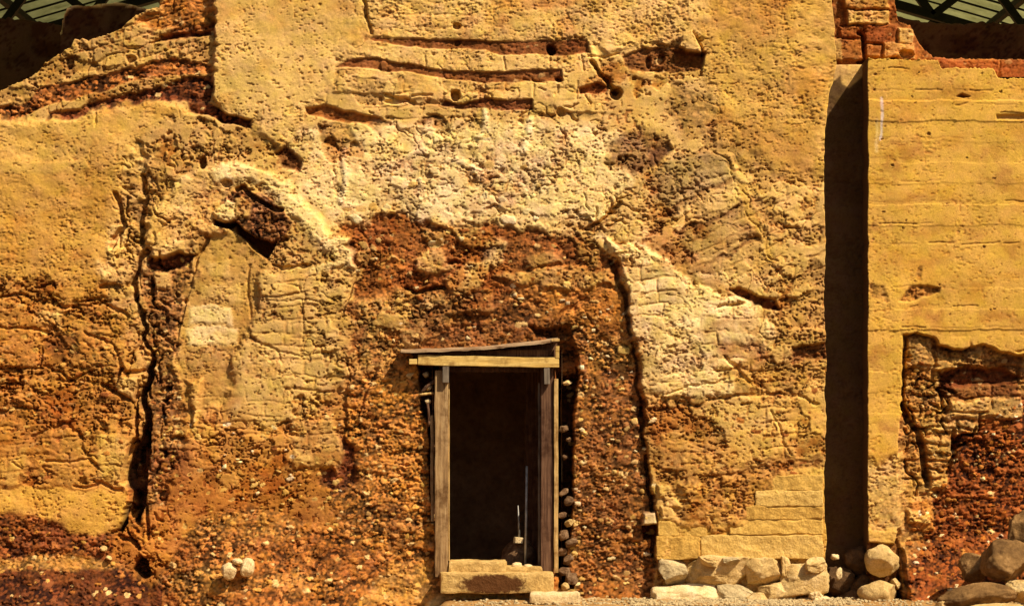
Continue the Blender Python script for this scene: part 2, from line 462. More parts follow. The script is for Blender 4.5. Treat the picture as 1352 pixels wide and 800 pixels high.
# ================================================================== THE EXCAVATED WALL
wall = empty('excavated_wall', (0, 0, 0))
tag(wall, 'tall ochre excavated earth and masonry wall with eroded plaster around the doorway', 'wall')
top = [(-60, 140), (0, 119), (25, 108), (48, 97), (56, 84), (80, 69), (93, 62), (97, 52), (108, 50), (116, 53), (145, 44), (160, 37),
       (170, 27), (181, 19), (196, 12), (209, 8), (222, -60), (240, -150), (1087, -150)]
s = Sheet(-60, 1089, 812, top)
K_CORE = s.partid('masonry_core'); K_FILL = s.partid('earth_fill'); K_PL = s.partid('plaster_coat'); K_DEB = s.partid('debris_slope')
K_ARCH = s.partid('arch_band'); K_PIER = s.partid('masonry_pier'); K_NICHE = s.partid('blocked_niche')
K_C = [s.partid('brick_course') for _ in range(8)]
K_OPEN = s.partid('door_recess')
s.part[:] = K_CORE
py = s.PY; px = s.PX
f = sstep(300, 700, py)[..., None]
s.col[:] = np.array(PALE) * .6 * (1 - f) + np.array(TAN) * .4 * (1 - f) + f * np.array(ORG)
s.h[:] = 0

# upper left: tilted brick courses under the broken edge
s.lay([(-70, 200), (-70, 100), (60, 60), (160, -10), (290, -60), (290, 150), (200, 150), (60, 165)], -.06, TAN, LUMP, 3, 6)
s.lay([(-60, 175), (-60, 150), (25, 138), (50, 116), (100, 104), (180, 88), (204, 82), (230, 75), (282, 86), (283, 95), (250, 98), (185, 104), (130, 122), (60, 140), (20, 156)], -.095, RED, PEB, 2, 5, K_C[0])
s.lay([(58, 160), (66, 150), (140, 132), (215, 112), (250, 100), (282, 98), (275, 135), (245, 134), (205, 134), (150, 141), (100, 156)], -.115, DRED, PEB, 2, 4, K_C[1])
s.lay([(200, 60), (220, 48), (285, -10), (285, 40), (240, 52), (215, 56)], -.14, RED, PEB, 3, 6)
s.lay([(212, 48), (280, 38), (280, 44), (214, 54)], -.18, DRED, PEB, 2, 4)
s.lay([(180, 30), (212, 10), (235, -60), (286, -60), (286, 30), (215, 40)], -.12, ORG, (.4, .6, 0), 3, 6)
s.hole(90, 82, 5, .08, 8); s.hole(172, 78, 6, .06); s.hole(176, 62, 8, .04, 3)
# left plaster face with its two ledges
s.lay([(-70, 156), (60, 159), (105, 155), (150, 141), (205, 133), (245, 143), (262, 165), (240, 190), (205, 210), (175, 200), (160, 240), (150, 300), (135, 385), (60, 378), (-70, 362)], .03, OCH, (0.3, 0, 1), 6, 10, K_PL)
s.lay([(-70, 214), (60, 216), (112, 214), (145, 240), (140, 385), (60, 378), (-70, 362)], .045, OCH2, (0.3, 0, 1.1), 11, 16)
s.lay([(-70, 214), (60, 216), (112, 214), (120, 225), (60, 230), (-70, 228)], .05, OCH, (0.1, 0, 1), 3, 6)
s.lay([(175, 200), (205, 160), (240, 150), (330, 170), (300, 210), (240, 235), (205, 290), (195, 340), (170, 330), (165, 240)], .0, TAN, (1.3, 0, 0), 5, 8)
# smooth pale plaster panel
s.lay([(286, -160), (284, 60), (279, 132), (332, 158), (331, 172), (362, 200), (385, 180), (402, 148), (440, 104), (444, 84), (492, 50), (479, 0), (478, -160)], .06, PALE, (.15, 0, 1), 11, 14, K_PL)
s.lay([(286, -160), (284, 60), (279, 132), (300, 144), (306, 60), (310, -160)], .055, PALE, (.1, 0, 1), 3, 12, K_PL)
s.lay([(300, -160), (298, 100), (330, 150), (400, 120), (440, 60), (450, -160)], .07, PALE, (0, 0, 1), 9, 9, K_PL)
s.lay([(300, -160), (300, 60), (470, 60), (470, -160)], None, OCH, None, 30, 20, k=.45)
s.lay([(246, 134), (270, 134), (300, 150), (331, 157), (330, 170), (300, 163), (250, 146)], -.09, DRED, PEB, 1.5, 3)
# plaster above the brick courses
s.lay([(480, -160), (482, 0), (495, 50), (640, 54), (778, 53), (800, 70), (860, 60), (935, 50), (945, -160)], .05, PALE, (.5, 0, .9), 3, 6, K_PL)
s.lay([(660, -160), (660, 12), (730, 14), (770, 4), (770, -160)], None, ORG, None, 5, 8, k=.5)
s.lay([(930, -160), (928, 60), (945, 130), (945, 180), (985, 205), (1040, 238), (1100, 232), (1100, -160)], .045, OCH, (.3, 0, 1), 14, 16, K_PL)
s.lay([(920, -160), (920, 40), (1000, 60), (1060, 0), (1060, -160)], None, ORG, None, 25, 20, k=.45)
s.lay([(950, 150), (1060, 180), (1080, 240), (1000, 215)], None, ORG, None, 15, 10, k=.4)
# courses of pale brick with recessed red joints
s.lay([(498, 52), (782, 54), (800, 110), (790, 150), (710, 150), (590, 135), (440, 120), (450, 92)], .05, PALE, (.75, 0, .6), 3, 5)
s.lay([(488, 51), (560, 51), (640, 55), (776, 54), (781, 71), (725, 74), (660, 72), (640, 66), (560, 65), (540, 62), (495, 56)], .008, (.24, .085, .022), (.35, .35, .3), 1.3, 3, K_C[2])
s.lay([(444, 89), (462, 79), (485, 77), (545, 85), (580, 94), (640, 96), (742, 92), (744, 107), (640, 110), (575, 103), (550, 98), (490, 92)], .008, (.25, .09, .024), (.35, .35, .3), 1.3, 3, K_C[3])
s.lay([(584, 140), (588, 132), (606, 138), (640, 131), (702, 132), (702, 146), (645, 145), (610, 143)], .0, (.21, .07, .02), (.35, .35, .3), 1.3, 3, K_C[4])
s.lay([(405, 142), (430, 139), (500, 155), (520, 170), (500, 182), (485, 165), (440, 158), (408, 151)], -.05, RED, (.6, .4, 0), 2, 4, K_C[5])
s.lay([(552, 160), (575, 150), (590, 175), (590, 195), (565, 195), (553, 180)], -.05, (.26, .11, .03), (1, .4, 0), 4, 8)
s.lay([(764, 118), (790, 108), (806, 116), (800, 122), (766, 124)], -.045, RED, (.5, .5, 0), 1.5, 3, K_C[6])
for xx in (560, 665, 725, 768): s.crack([(xx, 74), (xx + 2, 92)], 2.2, .03, 3)
for xx in (640, 705, 762): s.crack([(xx, 110), (xx - 1, 130)], 2.2, .03, 3)
s.hole(605, 36, 5, .12); s.hole(602, 126, 6.5, .2, 8); s.hole(728, 67, 7, .2); s.hole(739, 105, 4, .12); s.hole(740, 149, 6, .12); s.hole(687, 162, 4, .1); s.hole(520, 134, 12, .05, 3)
s.hole(507, 88, 6, -.06); s.hole(516, 89, 3.5, -.05); s.hole(605, 58, 4, .08)
s.crack([(478, -30), (484, 20), (492, 44)], 4, .08, 4); s.crack([(780, 82), (800, 106), (812, 122)], 5, .16, 4); s.hole(813, 124, 8, .2)
s.crack([(778, 76), (795, 76), (816, 72)], 2, .04, 4)
s.crack([(510, 125), (535, 133), (545, 137)], 4, .07, 5); s.crack([(545, 128), (570, 127)], 3, .05)
# broken socket to the right of the courses
s.lay([(820, 76), (850, 66), (890, 60), (932, 70), (928, 92), (885, 96), (830, 92)], -.04, BRN, (.6, .5, 0), 2, 4, K_C[7])
s.lay([(892, 66), (915, 71), (931, 70), (924, 89), (893, 86)], -.14, RED, (.4, .4, 0), 1.5, 2)
s.hole(856, 82, 4, .1, 8); s.hole(873, 79, 5, .09, 7); s.hole(866, 93, 10, .05, 2)
s.lay([(897, 62), (902, 48), (912, 43), (921, 55), (926, 70), (905, 67)], .12, PALE, (.3, 0, .6), 1.5, 3)
s.crack([(914, 44), (926, 62), (928, 72)], 2.2, .06, 2)
s.lay([(890, 110), (940, 130), (945, 180), (910, 185), (880, 150)], -.02, TAN2, (1.6, .3, 0), 5, 8)
# bumpy masonry core, paler in the middle
s.lay([(380, 175), (560, 165), (760, 160), (870, 190), (790, 290), (690, 295), (600, 290), (500, 300), (440, 290), (380, 230)], .015, PALE2, (.8, 0, .5), 10, 14)
s.lay([(500, 215), (560, 180), (620, 220), (720, 190), (740, 270), (640, 290), (520, 290)], None, WHT, None, 25, 25, k=.55)
s.lay([(365, 205), (375, 190), (400, 210), (395, 225), (372, 220)], -.05, BRN, (1, .4, 0), 3, 5)
s.lay([(420, 165), (460, 160), (475, 190), (450, 200), (425, 190)], -.02, TAN2, (1.4, .4, 0), 4, 7)
for a, b in (((640, 150), (632, 180)), ((600, 210), (640, 240)), ((455, 200), (452, 265)), ((520, 215), (560, 195)), ((690, 200), (700, 160))):
    s.lay([a, ((a[0] + b[0]) / 2 + 6, (a[1] + b[1]) / 2), b], .03, WHT, None, 3, 6, line=8, add=True)
s.lay([(800, 190), (845, 170), (880, 185), (870, 215), (830, 230), (800, 220)], -.03, BRN, (1.3, .3, 0), 6, 9, k=.8)
# leaning blocks
s.lay([(900, 198), (962, 204), (985, 240), (1005, 290), (1032, 390), (985, 400), (945, 380), (905, 370), (870, 340), (790, 300), (850, 240)], .03, (.52, .33, .11), (1, 0, .25), 3, 6)
for a, b in (((775, 302), (838, 262)), ((838, 262), (888, 196)), ((870, 270), (960, 225)), ((890, 310), (975, 262)), ((905, 350), (1000, 305)), ((880, 225), (905, 300))):
    s.crack([a, b], 4, .022, 14, 2.5)
s.crack([(775, 302), (790, 292), (822, 270)], 6, .09, 6)
s.lay([(858, 200), (882, 188), (890, 198), (868, 218), (855, 222)], -.04, (.2, .1, .04), (.6, 0, .2), 3, 3)
s.crack([(940, 200), (958, 208), (966, 228)], 2.4, .05, 8); s.crack([(968, 232), (986, 262)], 2, .03, 12); s.crack([(996, 285), (1010, 310), (1020, 335)], 2, .03, 14)
s.lay([(960, 380), (1025, 395), (1030, 410), (985, 408)], -.09, DRED, (1, .5, 0), 2, 5)
s.lay([(870, 280), (930, 330), (960, 385), (900, 360), (840, 330)], None, ORG, None, 14, 12, k=.5)
for pts, c in (([(866, 226), (905, 206), (955, 208), (970, 230), (886, 284), (870, 262)], (.44, .29, .11)), ([(880, 292), (968, 242), (977, 264), (900, 308)], (.66, .43, .14)), ([(897, 318), (986, 272), (1002, 300), (930, 346)], (.50, .31, .10)),
        ([(935, 352), (1006, 312), (1018, 345), (960, 378)], (.60, .38, .12)), ([(800, 292), (850, 262), (866, 300), (830, 325)], (.62, .40, .13))):
    s.lay(pts, .012, c, (.7, 0, .4), 3, 8, add=True)
for a, b_ in (((872, 282), (968, 234)), ((892, 312), (982, 266)), ((930, 350), (1004, 306))):
    s.lay([a, ((a[0] + b_[0]) / 2, (a[1] + b_[1]) / 2 + 3), b_], -.03, (.30, .15, .05), None, 2, 9, line=5, add=True, k=.8)
s.lay([(972, 236), (985, 245), (1000, 285), (1018, 330), (1030, 350), (1020, 352), (1000, 310), (982, 270)], .03, OCH, (.1, 0, .9), 3, 5)
s.flakes([(770, 285), (800, 300), (845, 262), (838, 250), (790, 275)], 12, (10, 22), -.6, .4, (.03, .08), (1.2, 3.2), 21, .35)
s.flakes([(980, 240), (1010, 300), (1025, 345), (1010, 345), (970, 260)], 6, (10, 24), 1.1, .2, (.02, .05), (1, 2), 22, .3)
# arch fragment with its hollow
arch = [(196, 345), (205, 300), (232, 262), (270, 236), (315, 228), (355, 236), (385, 262), (415, 300), (440, 322), (464, 337)]
s.lay([(200, 345), (210, 290), (262, 236), (330, 226), (380, 260), (430, 318), (465, 336), (425, 355), (380, 362), (330, 350), (265, 322), (235, 335)], .01, TAN, (1.2, .2, 0), 4, 6)
s.lay([(205, 295), (265, 262), (300, 262), (300, 300), (262, 312), (225, 330), (200, 345)], .05, PALE, (.8, 0, .5), 4, 8, K_ARCH)
s.lay(arch[2:], .085, PALE2, (.6, 0, .5), 6, 12, K_ARCH, line=27)
s.lay(arch[:4], .07, PALE, (.4, 0, .9), 5, 7, K_ARCH, line=28)
s.lay([(464, 337), (445, 348), (415, 358)], .08, PALE2, (.3, 0, .8), 3, 4, K_ARCH, line=9)
s.lay([(292, 262), (315, 250), (350, 258), (376, 276), (386, 296), (372, 318), (352, 322), (320, 300), (290, 290)], .07, (.24, .11, .035), (.8, .9, 0), 2, 4)
s.lay([(283, 282), (300, 262), (312, 268), (312, 290), (300, 296)], .12, PALE2, (.9, 0, 0), 2, 4)
s.lay([(311, 262), (322, 258), (333, 274), (330, 290), (314, 288)], .11, TAN, (.9, 0, 0), 2, 4)
s.lay([(283, 290), (296, 295), (309, 293), (335, 312), (360, 320), (366, 318), (352, 342), (340, 335), (318, 312), (300, 302), (284, 297)], -.30, DRED, (.3, .2, 0), 1.3, 2.5)
s.crack([(314, 251), (322, 248), (332, 258), (346, 268), (360, 274), (372, 276)], 6, .17, 3)
s.hole(300, 243, 7, .10, 5); s.hole(268, 214, 5, .2, 8)
s.crack([(232, 290), (212, 306)], 4, .05, 4); s.crack([(360, 352), (382, 356), (408, 350)], 4, .07, 5)
# blocked niche with pale bricks
s.lay([(266, 322), (285, 308), (305, 304), (328, 322), (345, 350), (338, 400), (332, 440), (310, 470), (300, 530), (280, 540), (262, 555), (246, 562), (243, 500), (232, 456), (250, 405)], -.045, (.48, .28, .07), (.4, 0, .8), 6, 13, K_NICHE)
for x0, x1, y0, y1 in ((252, 303, 406, 429), (248, 312, 433, 455), (272, 302, 346, 366), (264, 316, 378, 398)):
    s.lay([(x0, y0), (x1, y0 - 1), (x1 + 1, y1), (x0 - 1, y1)], -.034, PALE2 if y0 > 400 else (.60, .38, .11), (.15, 0, .8), 3, 6)
s.lay([(248, 458), (310, 456), (308, 490), (250, 485)], -.05, TAN2, (.8, .2, 0), 4, 6)
s.crack([(276, 314), (262, 340), (252, 372), (243, 410), (232, 452), (224, 458)], 4, .08, 4)
s.crack([(330, 352), (326, 390), (330, 420)], 3, .035, 4)
# masonry between the niche and the door
s.lay([(345, 365), (440, 355), (460, 400), (455, 500), (400, 560), (310, 560), (315, 470), (335, 430)], .03, (.56, .36, .11), (1.1, 0, .4), 8, 10)
s.lay([(486, 362), (510, 356), (540, 360), (538, 378), (505, 382), (487, 377)], .06, WHT, (.8, 0, .3), 3, 5)
for yy in (398, 470): s.crack([(340, yy), (400, yy + 4), (452, yy - 2)], 3, .025, 16)
s.crack([(474, 345), (462, 385), (452, 420)], 4, .06, 6); s.crack([(398, 400), (402, 450)], 2.5, .03, 6)
s.crack([(330, 445), (365, 465), (375, 478)], 3, .03, 6)
# red rubble above and to the right of the door
s.lay([(455, 300), (500, 285), (545, 280), (600, 300), (630, 295), (700, 302), (770, 320), (812, 348), (832, 400), (843, 460), (850, 530), (864, 640), (872, 800), (735, 800),
       (745, 560), (560, 480), (470, 470), (462, 420), (472, 350)], -.04, RED, (.7, .6, 0), 6, 20, K_FILL)
s.lay([(535, 400), (600, 390), (720, 380), (820, 400), (846, 520), (866, 680), (872, 800), (735, 800), (745, 470), (535, 450)], -.05, (.30, .125, .030), (.35, .85, 0), 9, 12, K_FILL)
s.lay([(680, 355), (800, 352), (830, 400), (840, 440), (760, 430), (690, 400)], -.03, ORG, (.35, .5, .3), 12, 10)
s.lay([(570, 440), (720, 400), (760, 440), (765, 500), (735, 480), (560, 462)], -.06, BRN, None, 10, 10, k=.7)
s.lay([(618, 300), (650, 292), (690, 296), (745, 305), (790, 316), (812, 328)], None, PALE2, (.8, 0, .3), 5, 14, line=8, k=.8)
s.lay([(578, 290), (618, 318), (660, 322)], .02, PALE, (.8, 0, .2), 4, 8, line=9)
s.lay([(585, 365), (620, 350), (650, 345), (640, 372), (612, 405), (590, 380)], .03, PALE, (1.1, 0, .2), 4, 9)
s.lay([(470, 395), (560, 385), (640, 400), (600, 425), (540, 470), (480, 480)], .0, TAN2, (1, .6, 0), 10, 12)
for pts, c in (([(596, 300), (622, 296), (650, 318), (625, 330)], PALE), ([(640, 330), (668, 322), (660, 350), (640, 352)], PALE2), ([(690, 338), (730, 330), (740, 348), (700, 356)], TAN), ([(545, 340), (590, 330), (600, 352), (560, 362)], PALE), ([(470, 330), (500, 322), (520, 345), (480, 352)], TAN),
        ([(600, 405), (650, 398), (655, 412), (610, 420)], TAN), ([(655, 362), (800, 352), (815, 372), (690, 380)], TAN2), ([(480, 420), (530, 405), (540, 425), (490, 440)], TAN), ([(560, 300), (590, 308), (580, 326), (556, 320)], TAN), ([(760, 322), (800, 335), (790, 350), (760, 340)], TAN)):
    s.lay(pts, .02, c, (1, .2, .2), 4, 12, k=.85)
s.lay([(536, 436), (560, 428), (570, 446), (545, 458), (534, 450)], .05, PALE, (1, 0, 0), 3, 6)
s.crack([(534, 382), (548, 388), (566, 382), (586, 381)], 5, .12, 4); s.crack([(590, 345), (600, 344)], 5, .08)
s.crack([(775, 398), (745, 410), (715, 440)], 8, .05, 9)
# earth left of the door
s.lay([(455, 500), (540, 470), (578, 470), (590, 800), (430, 800), (440, 640), (455, 560)], .0, (.42, .18, .034), (.15, 1, 0), 8, 10, K_FILL)
s.crack([(456, 470), (452, 540), (458, 600), (452, 650)], 4, .05, 12)
s.crack([(495, 485), (478, 540), (462, 570)], 4, .05, 6)
s.lay([(440, 570), (468, 590), (470, 640), (445, 655), (420, 640)], -.08, DRED, (.3, 1.1, 0), 6, 8)
s.lay([(385, 560), (440, 548), (452, 600), (440, 622), (390, 610)], .05, (.52, .31, .09), (.7, 0, .5), 5, 8)
# the left side under the plaster: flaking layers
s.lay([(-70, 360), (60, 372), (140, 380), (165, 430), (168, 640), (-70, 645)], .02, (.46, .225, .045), (1.25, .2, .2), 8, 12)
for (x0, y0, x1, y1, c) in ((42, 408, 85, 432, PALE), (132, 348, 168, 378, PALE), (150, 500, 178, 525, PALE), (130, 575, 170, 640, OCH), (0, 575, 40, 640, OCH2), (140, 320, 160, 350, PALE), (250, 500, 262, 560, OCH)):
    s.lay([(x0, y0), (x1, y0 + 3), (x1 - 3, y1), (x0 + 4, y1 - 3)], .05, c, (.7, 0, .6), 4, 9)
s.lay([(58, 430), (100, 440), (108, 470), (80, 480), (60, 462)], -.02, BRN, (1, .5, 0), 5, 7)
for c in ([(0, 388), (40, 392), (80, 398)], [(-20, 430), (60, 440)], [(15, 487), (50, 485), (58, 462)], [(60, 480), (90, 498)], [(100, 402), (130, 396)], [(110, 440), (150, 460), (165, 500)],
          [(40, 395), (100, 408), (150, 398)], [(0, 545), (50, 540)], [(40, 580), (90, 560), (120, 600)], [(60, 610), (120, 605), (130, 620)], [(100, 640), (160, 645)], [(75, 500), (120, 497)], [(0, 510), (22, 502)]):
    s.crack(c, 4, .05, 9)
s.crack([(135, 508), (150, 518), (170, 528)], 4.5, .11, 3)
s.crack([(138, 402), (155, 408), (168, 420)], 5, .07, 5); s.crack([(132, 380), (158, 378)], 5, .08, 4)
# the great fissure
s.lay([(196, 340), (240, 340), (262, 330), (250, 395), (236, 450), (228, 470), (244, 520), (240, 580), (215, 660), (190, 690), (186, 560)], -.06, (.29, .135, .036), (.8, .7, 0), 8, 16, K_FILL)
s.lay([(195, 340), (235, 334), (262, 336), (250, 352), (200, 358)], -.12, DRED, (.6, .8, 0), 3, 5)
s.lay([(205, 358), (225, 360), (226, 378), (205, 380)], -.02, TAN, (.9, 0, .2), 3, 4)
s.lay([(184, 200), (196, 255), (180, 300), (191, 340), (176, 385), (190, 430), (202, 480), (188, 520), (194, 570), (182, 630), (174, 700)], -.06, None, (.8, .6, 0), 9, 20, line=12)
s.crack([(187, 232), (192, 262), (184, 300), (186, 320)], 7, .10, 6)
s.crack([(152, 255), (160, 275), (164, 300), (150, 318), (148, 325)], 6, .12, 4)
s.crack([(190, 334), (176, 372), (180, 392)], 8, .14, 8); s.crack([(180, 392), (191, 425), (186, 446), (202, 480)], 5, .14, 9); s.crack([(186, 446), (170, 470)], 4, .1, 8)
s.crack([(160, 485), (154, 505)], 4, .10, 4); s.crack([(165, 492), (190, 490)], 5, .08, 4)
s.crack([(202, 480), (188, 512), (195, 548), (190, 600), (180, 650), (175, 680)], 9, .30, 7); s.crack([(188, 512), (176, 545), (180, 580)], 4, .14, 8)
s.crack([(178, 580), (168, 610), (163, 636)], 7, .22, 2); s.crack([(186, 600), (182, 640), (178, 668)], 16, .26, 2)
s.crack([(168, 668), (160, 690), (152, 700)], 9, .20, 3); s.crack([(192, 668), (196, 690), (196, 712)], 4, .12, 3)
s.crack([(186, 748), (192, 758)], 14, .2, 3); s.crack([(146, 705), (172, 712), (182, 726)], 5, .10, 5)
s.lay([(193, 545), (197, 600), (191, 660), (186, 692), (177, 690), (181, 655), (170, 645), (163, 634), (173, 600), (185, 572)], -.38, (.10, .045, .018), None, 1.3, 5)  # near-black colour deepens the shade inside the fissure, here and below
s.lay([(158, 672), (170, 664), (168, 690), (160, 704), (150, 702)], -.26, (.10, .045, .018), None, 1.3, 4)
s.lay([(184, 735), (194, 742), (196, 764), (186, 764), (174, 750)], -.2, (.10, .045, .018), None, 1.3, 4)
fis = [(150, 220), (200, 200), (212, 300), (215, 480), (225, 620), (205, 700), (165, 700), (172, 560), (160, 400)]
s.flakes(fis, 40, (10, 34), 1.57, .25, (.03, .10), (1.2, 4), 3, .3)
s.flakes(fis, 24, (6, 12), .2, .5, (.02, .06), (1.2, 3), 4, .4)
s.flakes([(195, 350), (250, 345), (235, 460), (245, 560), (205, 660)], 36, (6, 16), .3, .8, (.03, .08), (2, 5), 5)
s.flakes([(0, 375), (160, 375), (170, 640), (0, 640)], 80, (8, 22), .05, .35, (.012, .042), (1, 2.6), 6, .3)
s.flakes([(340, 380), (450, 360), (455, 560), (320, 560)], 20, (8, 22), .05, .3, (.01, .03), (1, 2), 7, .3)
s.flakes([(560, 160), (870, 190), (780, 290), (500, 290), (400, 220)], 25, (8, 24), .5, .9, (.012, .035), (1, 2.2), 8)
s.flakes([(800, 290), (860, 200), (960, 200), (1070, 300), (1080, 420), (980, 395)], 23, (8, 30), .4, .7, (.012, .035), (1, 2.2), 9)
s.flakes([(880, 480), (1080, 440), (1080, 620), (890, 650)], 25, (8, 30), .1, .4, (.012, .035), (1, 2.2), 10)
s.flakes([(500, 100), (780, 100), (780, 160), (420, 160)], 20, (6, 20), .1, .4, (.02, .05), (1.5, 3.5), 11)
s.flakes([(120, 160), (280, 170), (230, 260), (150, 300)], 30, (5, 14), .9, .6, (.015, .045), (1.2, 3), 12, .4)
s.flakes([(470, 300), (800, 330), (840, 430), (540, 440), (470, 420)], 25, (8, 24), .2, .7, (.012, .035), (1, 2.2), 13)
# lower left plaster band and the mound under it
s.lay([(-70, 646), (60, 646), (166, 648), (165, 682), (152, 706), (110, 704), (75, 698), (62, 682), (-70, 676)], .022, (.60, .33, .062), (.2, 0, 1.2), 4, 9, K_PL)
s.lay([(-70, 680), (62, 684), (80, 700), (150, 708), (150, 740), (60, 738), (-70, 738)], .0, (.26, .085, .018), (.2, 1, 0), 4, 7, K_FILL)
# slope of fallen earth at the foot
def foot(x):
    return np.interp(x, [-60, 0, 100, 160, 200, 260, 330, 420, 500, 570, 600, 735, 760, 860, 872, 1087], [735, 736, 736, 744, 770, 690, 660, 690, 725, 742, 770, 772, 772, 776, 800, 800])
ft = foot(px) + 14 * vn(px, py * 0, 40, 40, 5)
rise = np.clip((py - ft) / 145.0, 0, 1)
reach = np.interp(px, [-60, 150, 200, 330, 560, 600, 740, 860, 875, 1087], [.7, .7, .4, .42, .45, .8, .8, .5, .2, .2])
mdeb = sstep(-6, 10, py - ft) * (px < 868)
s.h = s.h * (1 - mdeb * .8) + rise * reach
dcol = np.where((px < 215)[..., None], np.array((.125, .038, .010)), np.array((.28, .102, .020)))
s.col = s.col * (1 - mdeb[..., None]) + mdeb[..., None] * dcol
s.wp = np.maximum(s.wp, mdeb * .95); s.wl = s.wl * (1 - .8 * mdeb); s.ws = s.ws * (1 - .6 * mdeb)
s.part = np.where(mdeb > .5, K_DEB, s.part)
s.lay([(-70, 734), (60, 733), (145, 738), (165, 748), (110, 752), (40, 748), (-70, 750)], None, OCH2, (.1, .7, .4), 4, 8, k=.5)
s.lay([(520, 745), (580, 752), (592, 800), (470, 800)], None, (.48, .25, .055), (.1, .6, .5), 10, 10, k=.8)
for xx in (195, 225, 330): s.lay([(xx, 760), (xx + 60, 748), (xx + 120, 770), (xx + 60, 790)], None, OCH2, None, 14, 16, k=.35)
s.lay([(240, 690), (330, 680), (420, 690), (330, 730), (230, 730)], None, OCH2, None, 20, 18, k=.35)
s.lay([(580, 782), (700, 782), (760, 776), (772, 800), (560, 800)], None, PALE, (.1, .2, .8), 3, 4, k=.9)
# masonry pier standing forward, right of the rubble
pier = [(810, 322), (830, 324), (850, 334), (876, 345), (906, 376), (944, 386), (984, 405), (1030, 410), (1050, 430), (1095, 440), (1095, 815), (871, 815), (866, 700), (860, 620), (849, 520), (842, 450), (828, 378)]
s.lay(pier, .075, (.54, .34, .10), (1, 0, .45), 2, 8, K_PIER)
s.lay([(808, 322), (830, 324), (876, 345), (930, 385), (1000, 408), (1030, 440), (980, 480), (900, 520), (850, 515), (842, 450), (828, 378)], .11, PALE2, (.7, 0, .4), 5, 12, K_PIER)
s.lay([(836, 322), (880, 344), (908, 374), (946, 385), (985, 405)], .01, PALE2, None, 4, 7, line=6, add=True)
s.lay([(850, 525), (900, 520), (985, 480), (1085, 470), (1090, 490), (1000, 520), (900, 545), (855, 550)], .06, TAN2, (1.3, .3, 0), 6, 9)
s.lay([(860, 500), (925, 492), (970, 500), (965, 522), (880, 526)], .12, PALE2, (.4, 0, .7), 3, 5)
s.lay([(940, 455), (1000, 445), (1020, 470), (990, 480), (950, 470)], .08, RED, (1, .3, 0), 6, 9, k=.7)
s.lay([(1045, 460), (1090, 452), (1090, 475), (1048, 478)], -.03, BRN, (.6, .6, 0), 2, 4)
s.lay([(940, 480), (1090, 480), (1090, 560), (1000, 540)], None, OCH, (.8, 0, .6), 10, 12, k=.8)
s.lay([(855, 560), (930, 550), (960, 600), (920, 650), (868, 650)], .05, (.42, .21, .05), (.9, .3, 0), 8, 12, k=.8)
s.lay([(905, 640), (960, 610), (1010, 600), (1088, 590), (1088, 625), (1010, 625), (990, 660), (950, 690), (905, 690)], .06, (.42, .20, .045), (.9, .3, 0), 7, 10, k=.75)
s.lay([(955, 575), (1088, 540), (1088, 600), (1010, 610), (960, 615)], .09, OCH, (1, 0, .4), 6, 10, k=.85)
s.lay([(868, 684), (905, 688), (950, 682), (985, 655), (1020, 622), (1095, 616), (1095, 738), (866, 738)], .118, (.62, .385, .09), (.35, 0, .7), 3, 7)
s.lay([(862, 737), (1095, 737), (1095, 815), (862, 815)], .03, TAN2, (.9, .3, 0), 2, 3)
s.crack([(1020, 545), (1032, 580), (1045, 600)], 2.5, .04, 5); s.crack([(880, 520), (960, 500)], 3, .04, 6)
s.crack([(900, 535), (1010, 520), (1080, 530)], 4, .04, 8); s.crack([(950, 405), (985, 402)], 4, .05, 4); s.crack([(955, 470), (968, 488), (990, 510)], 4, .05, 6)
for y, c in ((352, TAN), (368, PALE2), (384, TAN), (416, PALE2), (436, TAN2), (470, TAN)): s.lay([(838, y + 12), (905, y), (975, y - 4)], None, c, None, 7, 18, line=8, k=.6)
for y in (362, 398, 462): s.lay([(838, y + 12), (905, y), (965, y - 4)], -.008, None, None, 4, 14, line=4, add=True)
s.lay([(900, 640), (1030, 618), (1026, 640), (1010, 664), (996, 682), (972, 700), (955, 688), (935, 690), (905, 700)], .165, (.46, .24, .055), (.9, .35, 0), 6, 12)
s.lay([(880, 684), (960, 684), (958, 704), (940, 700), (900, 694)], .15, (.52, .30, .075), (.8, .1, .3), 4, 8)
# gap along the pier's left edge
s.crack([(806, 345), (824, 385), (834, 440)], 6, .14, 4); s.crack([(836, 452), (843, 520), (846, 540)], 3.5, .10, 5); s.crack([(846, 540), (852, 590)], 5, .12, 5); s.crack([(854, 604), (860, 680), (864, 745)], 5, .14, 4)
s.lay([(848, 694), (868, 692), (868, 710), (850, 712)], -.22, DRED, None, 1.5, 1)
s.lay([(849, 677), (864, 676), (867, 692), (848, 693)], .14, WHT, (.2, 0, .3), 2, 1)
for (x, y) in ((876, 648), (884, 663), (880, 678)): s.lay([(x - 8, y - 9), (x + 6, y - 7), (x + 16, y + 6), (x - 6, y + 8)], .15, PALE, (.6, 0, .5), 2, 3)
s.courses([(812, 330), (880, 345), (1000, 410), (1090, 440), (1090, 620), (880, 660), (845, 500)], 17.5, .02, 1.0, 1)
s.courses([(320, 360), (450, 350), (460, 560), (320, 570), (335, 430)], 18, -.03, .9, 2, 52)
s.courses([(455, 100), (800, 100), (800, 165), (420, 150)], 17, .0, .8, 3)
s.courses([(130, 340), (180, 340), (180, 640), (0, 640), (0, 480), (110, 470)], 20, .05, .7, 4, 54)
s.courses([(860, 280), (985, 230), (1090, 260), (1090, 420), (980, 395), (880, 350)], 19, .48, .8, 5, 60)
s.courses([(490, -60), (780, -60), (780, 50), (495, 50)], 19, .0, .55, 6, 50)
s.courses([(200, 470), (330, 540), (450, 560), (450, 640), (220, 600)], 18, .0, .6, 7, 48)
s.courses([(0, 60), (290, -60), (285, 80), (120, 100)], 17, .32, .8, 8, 44)
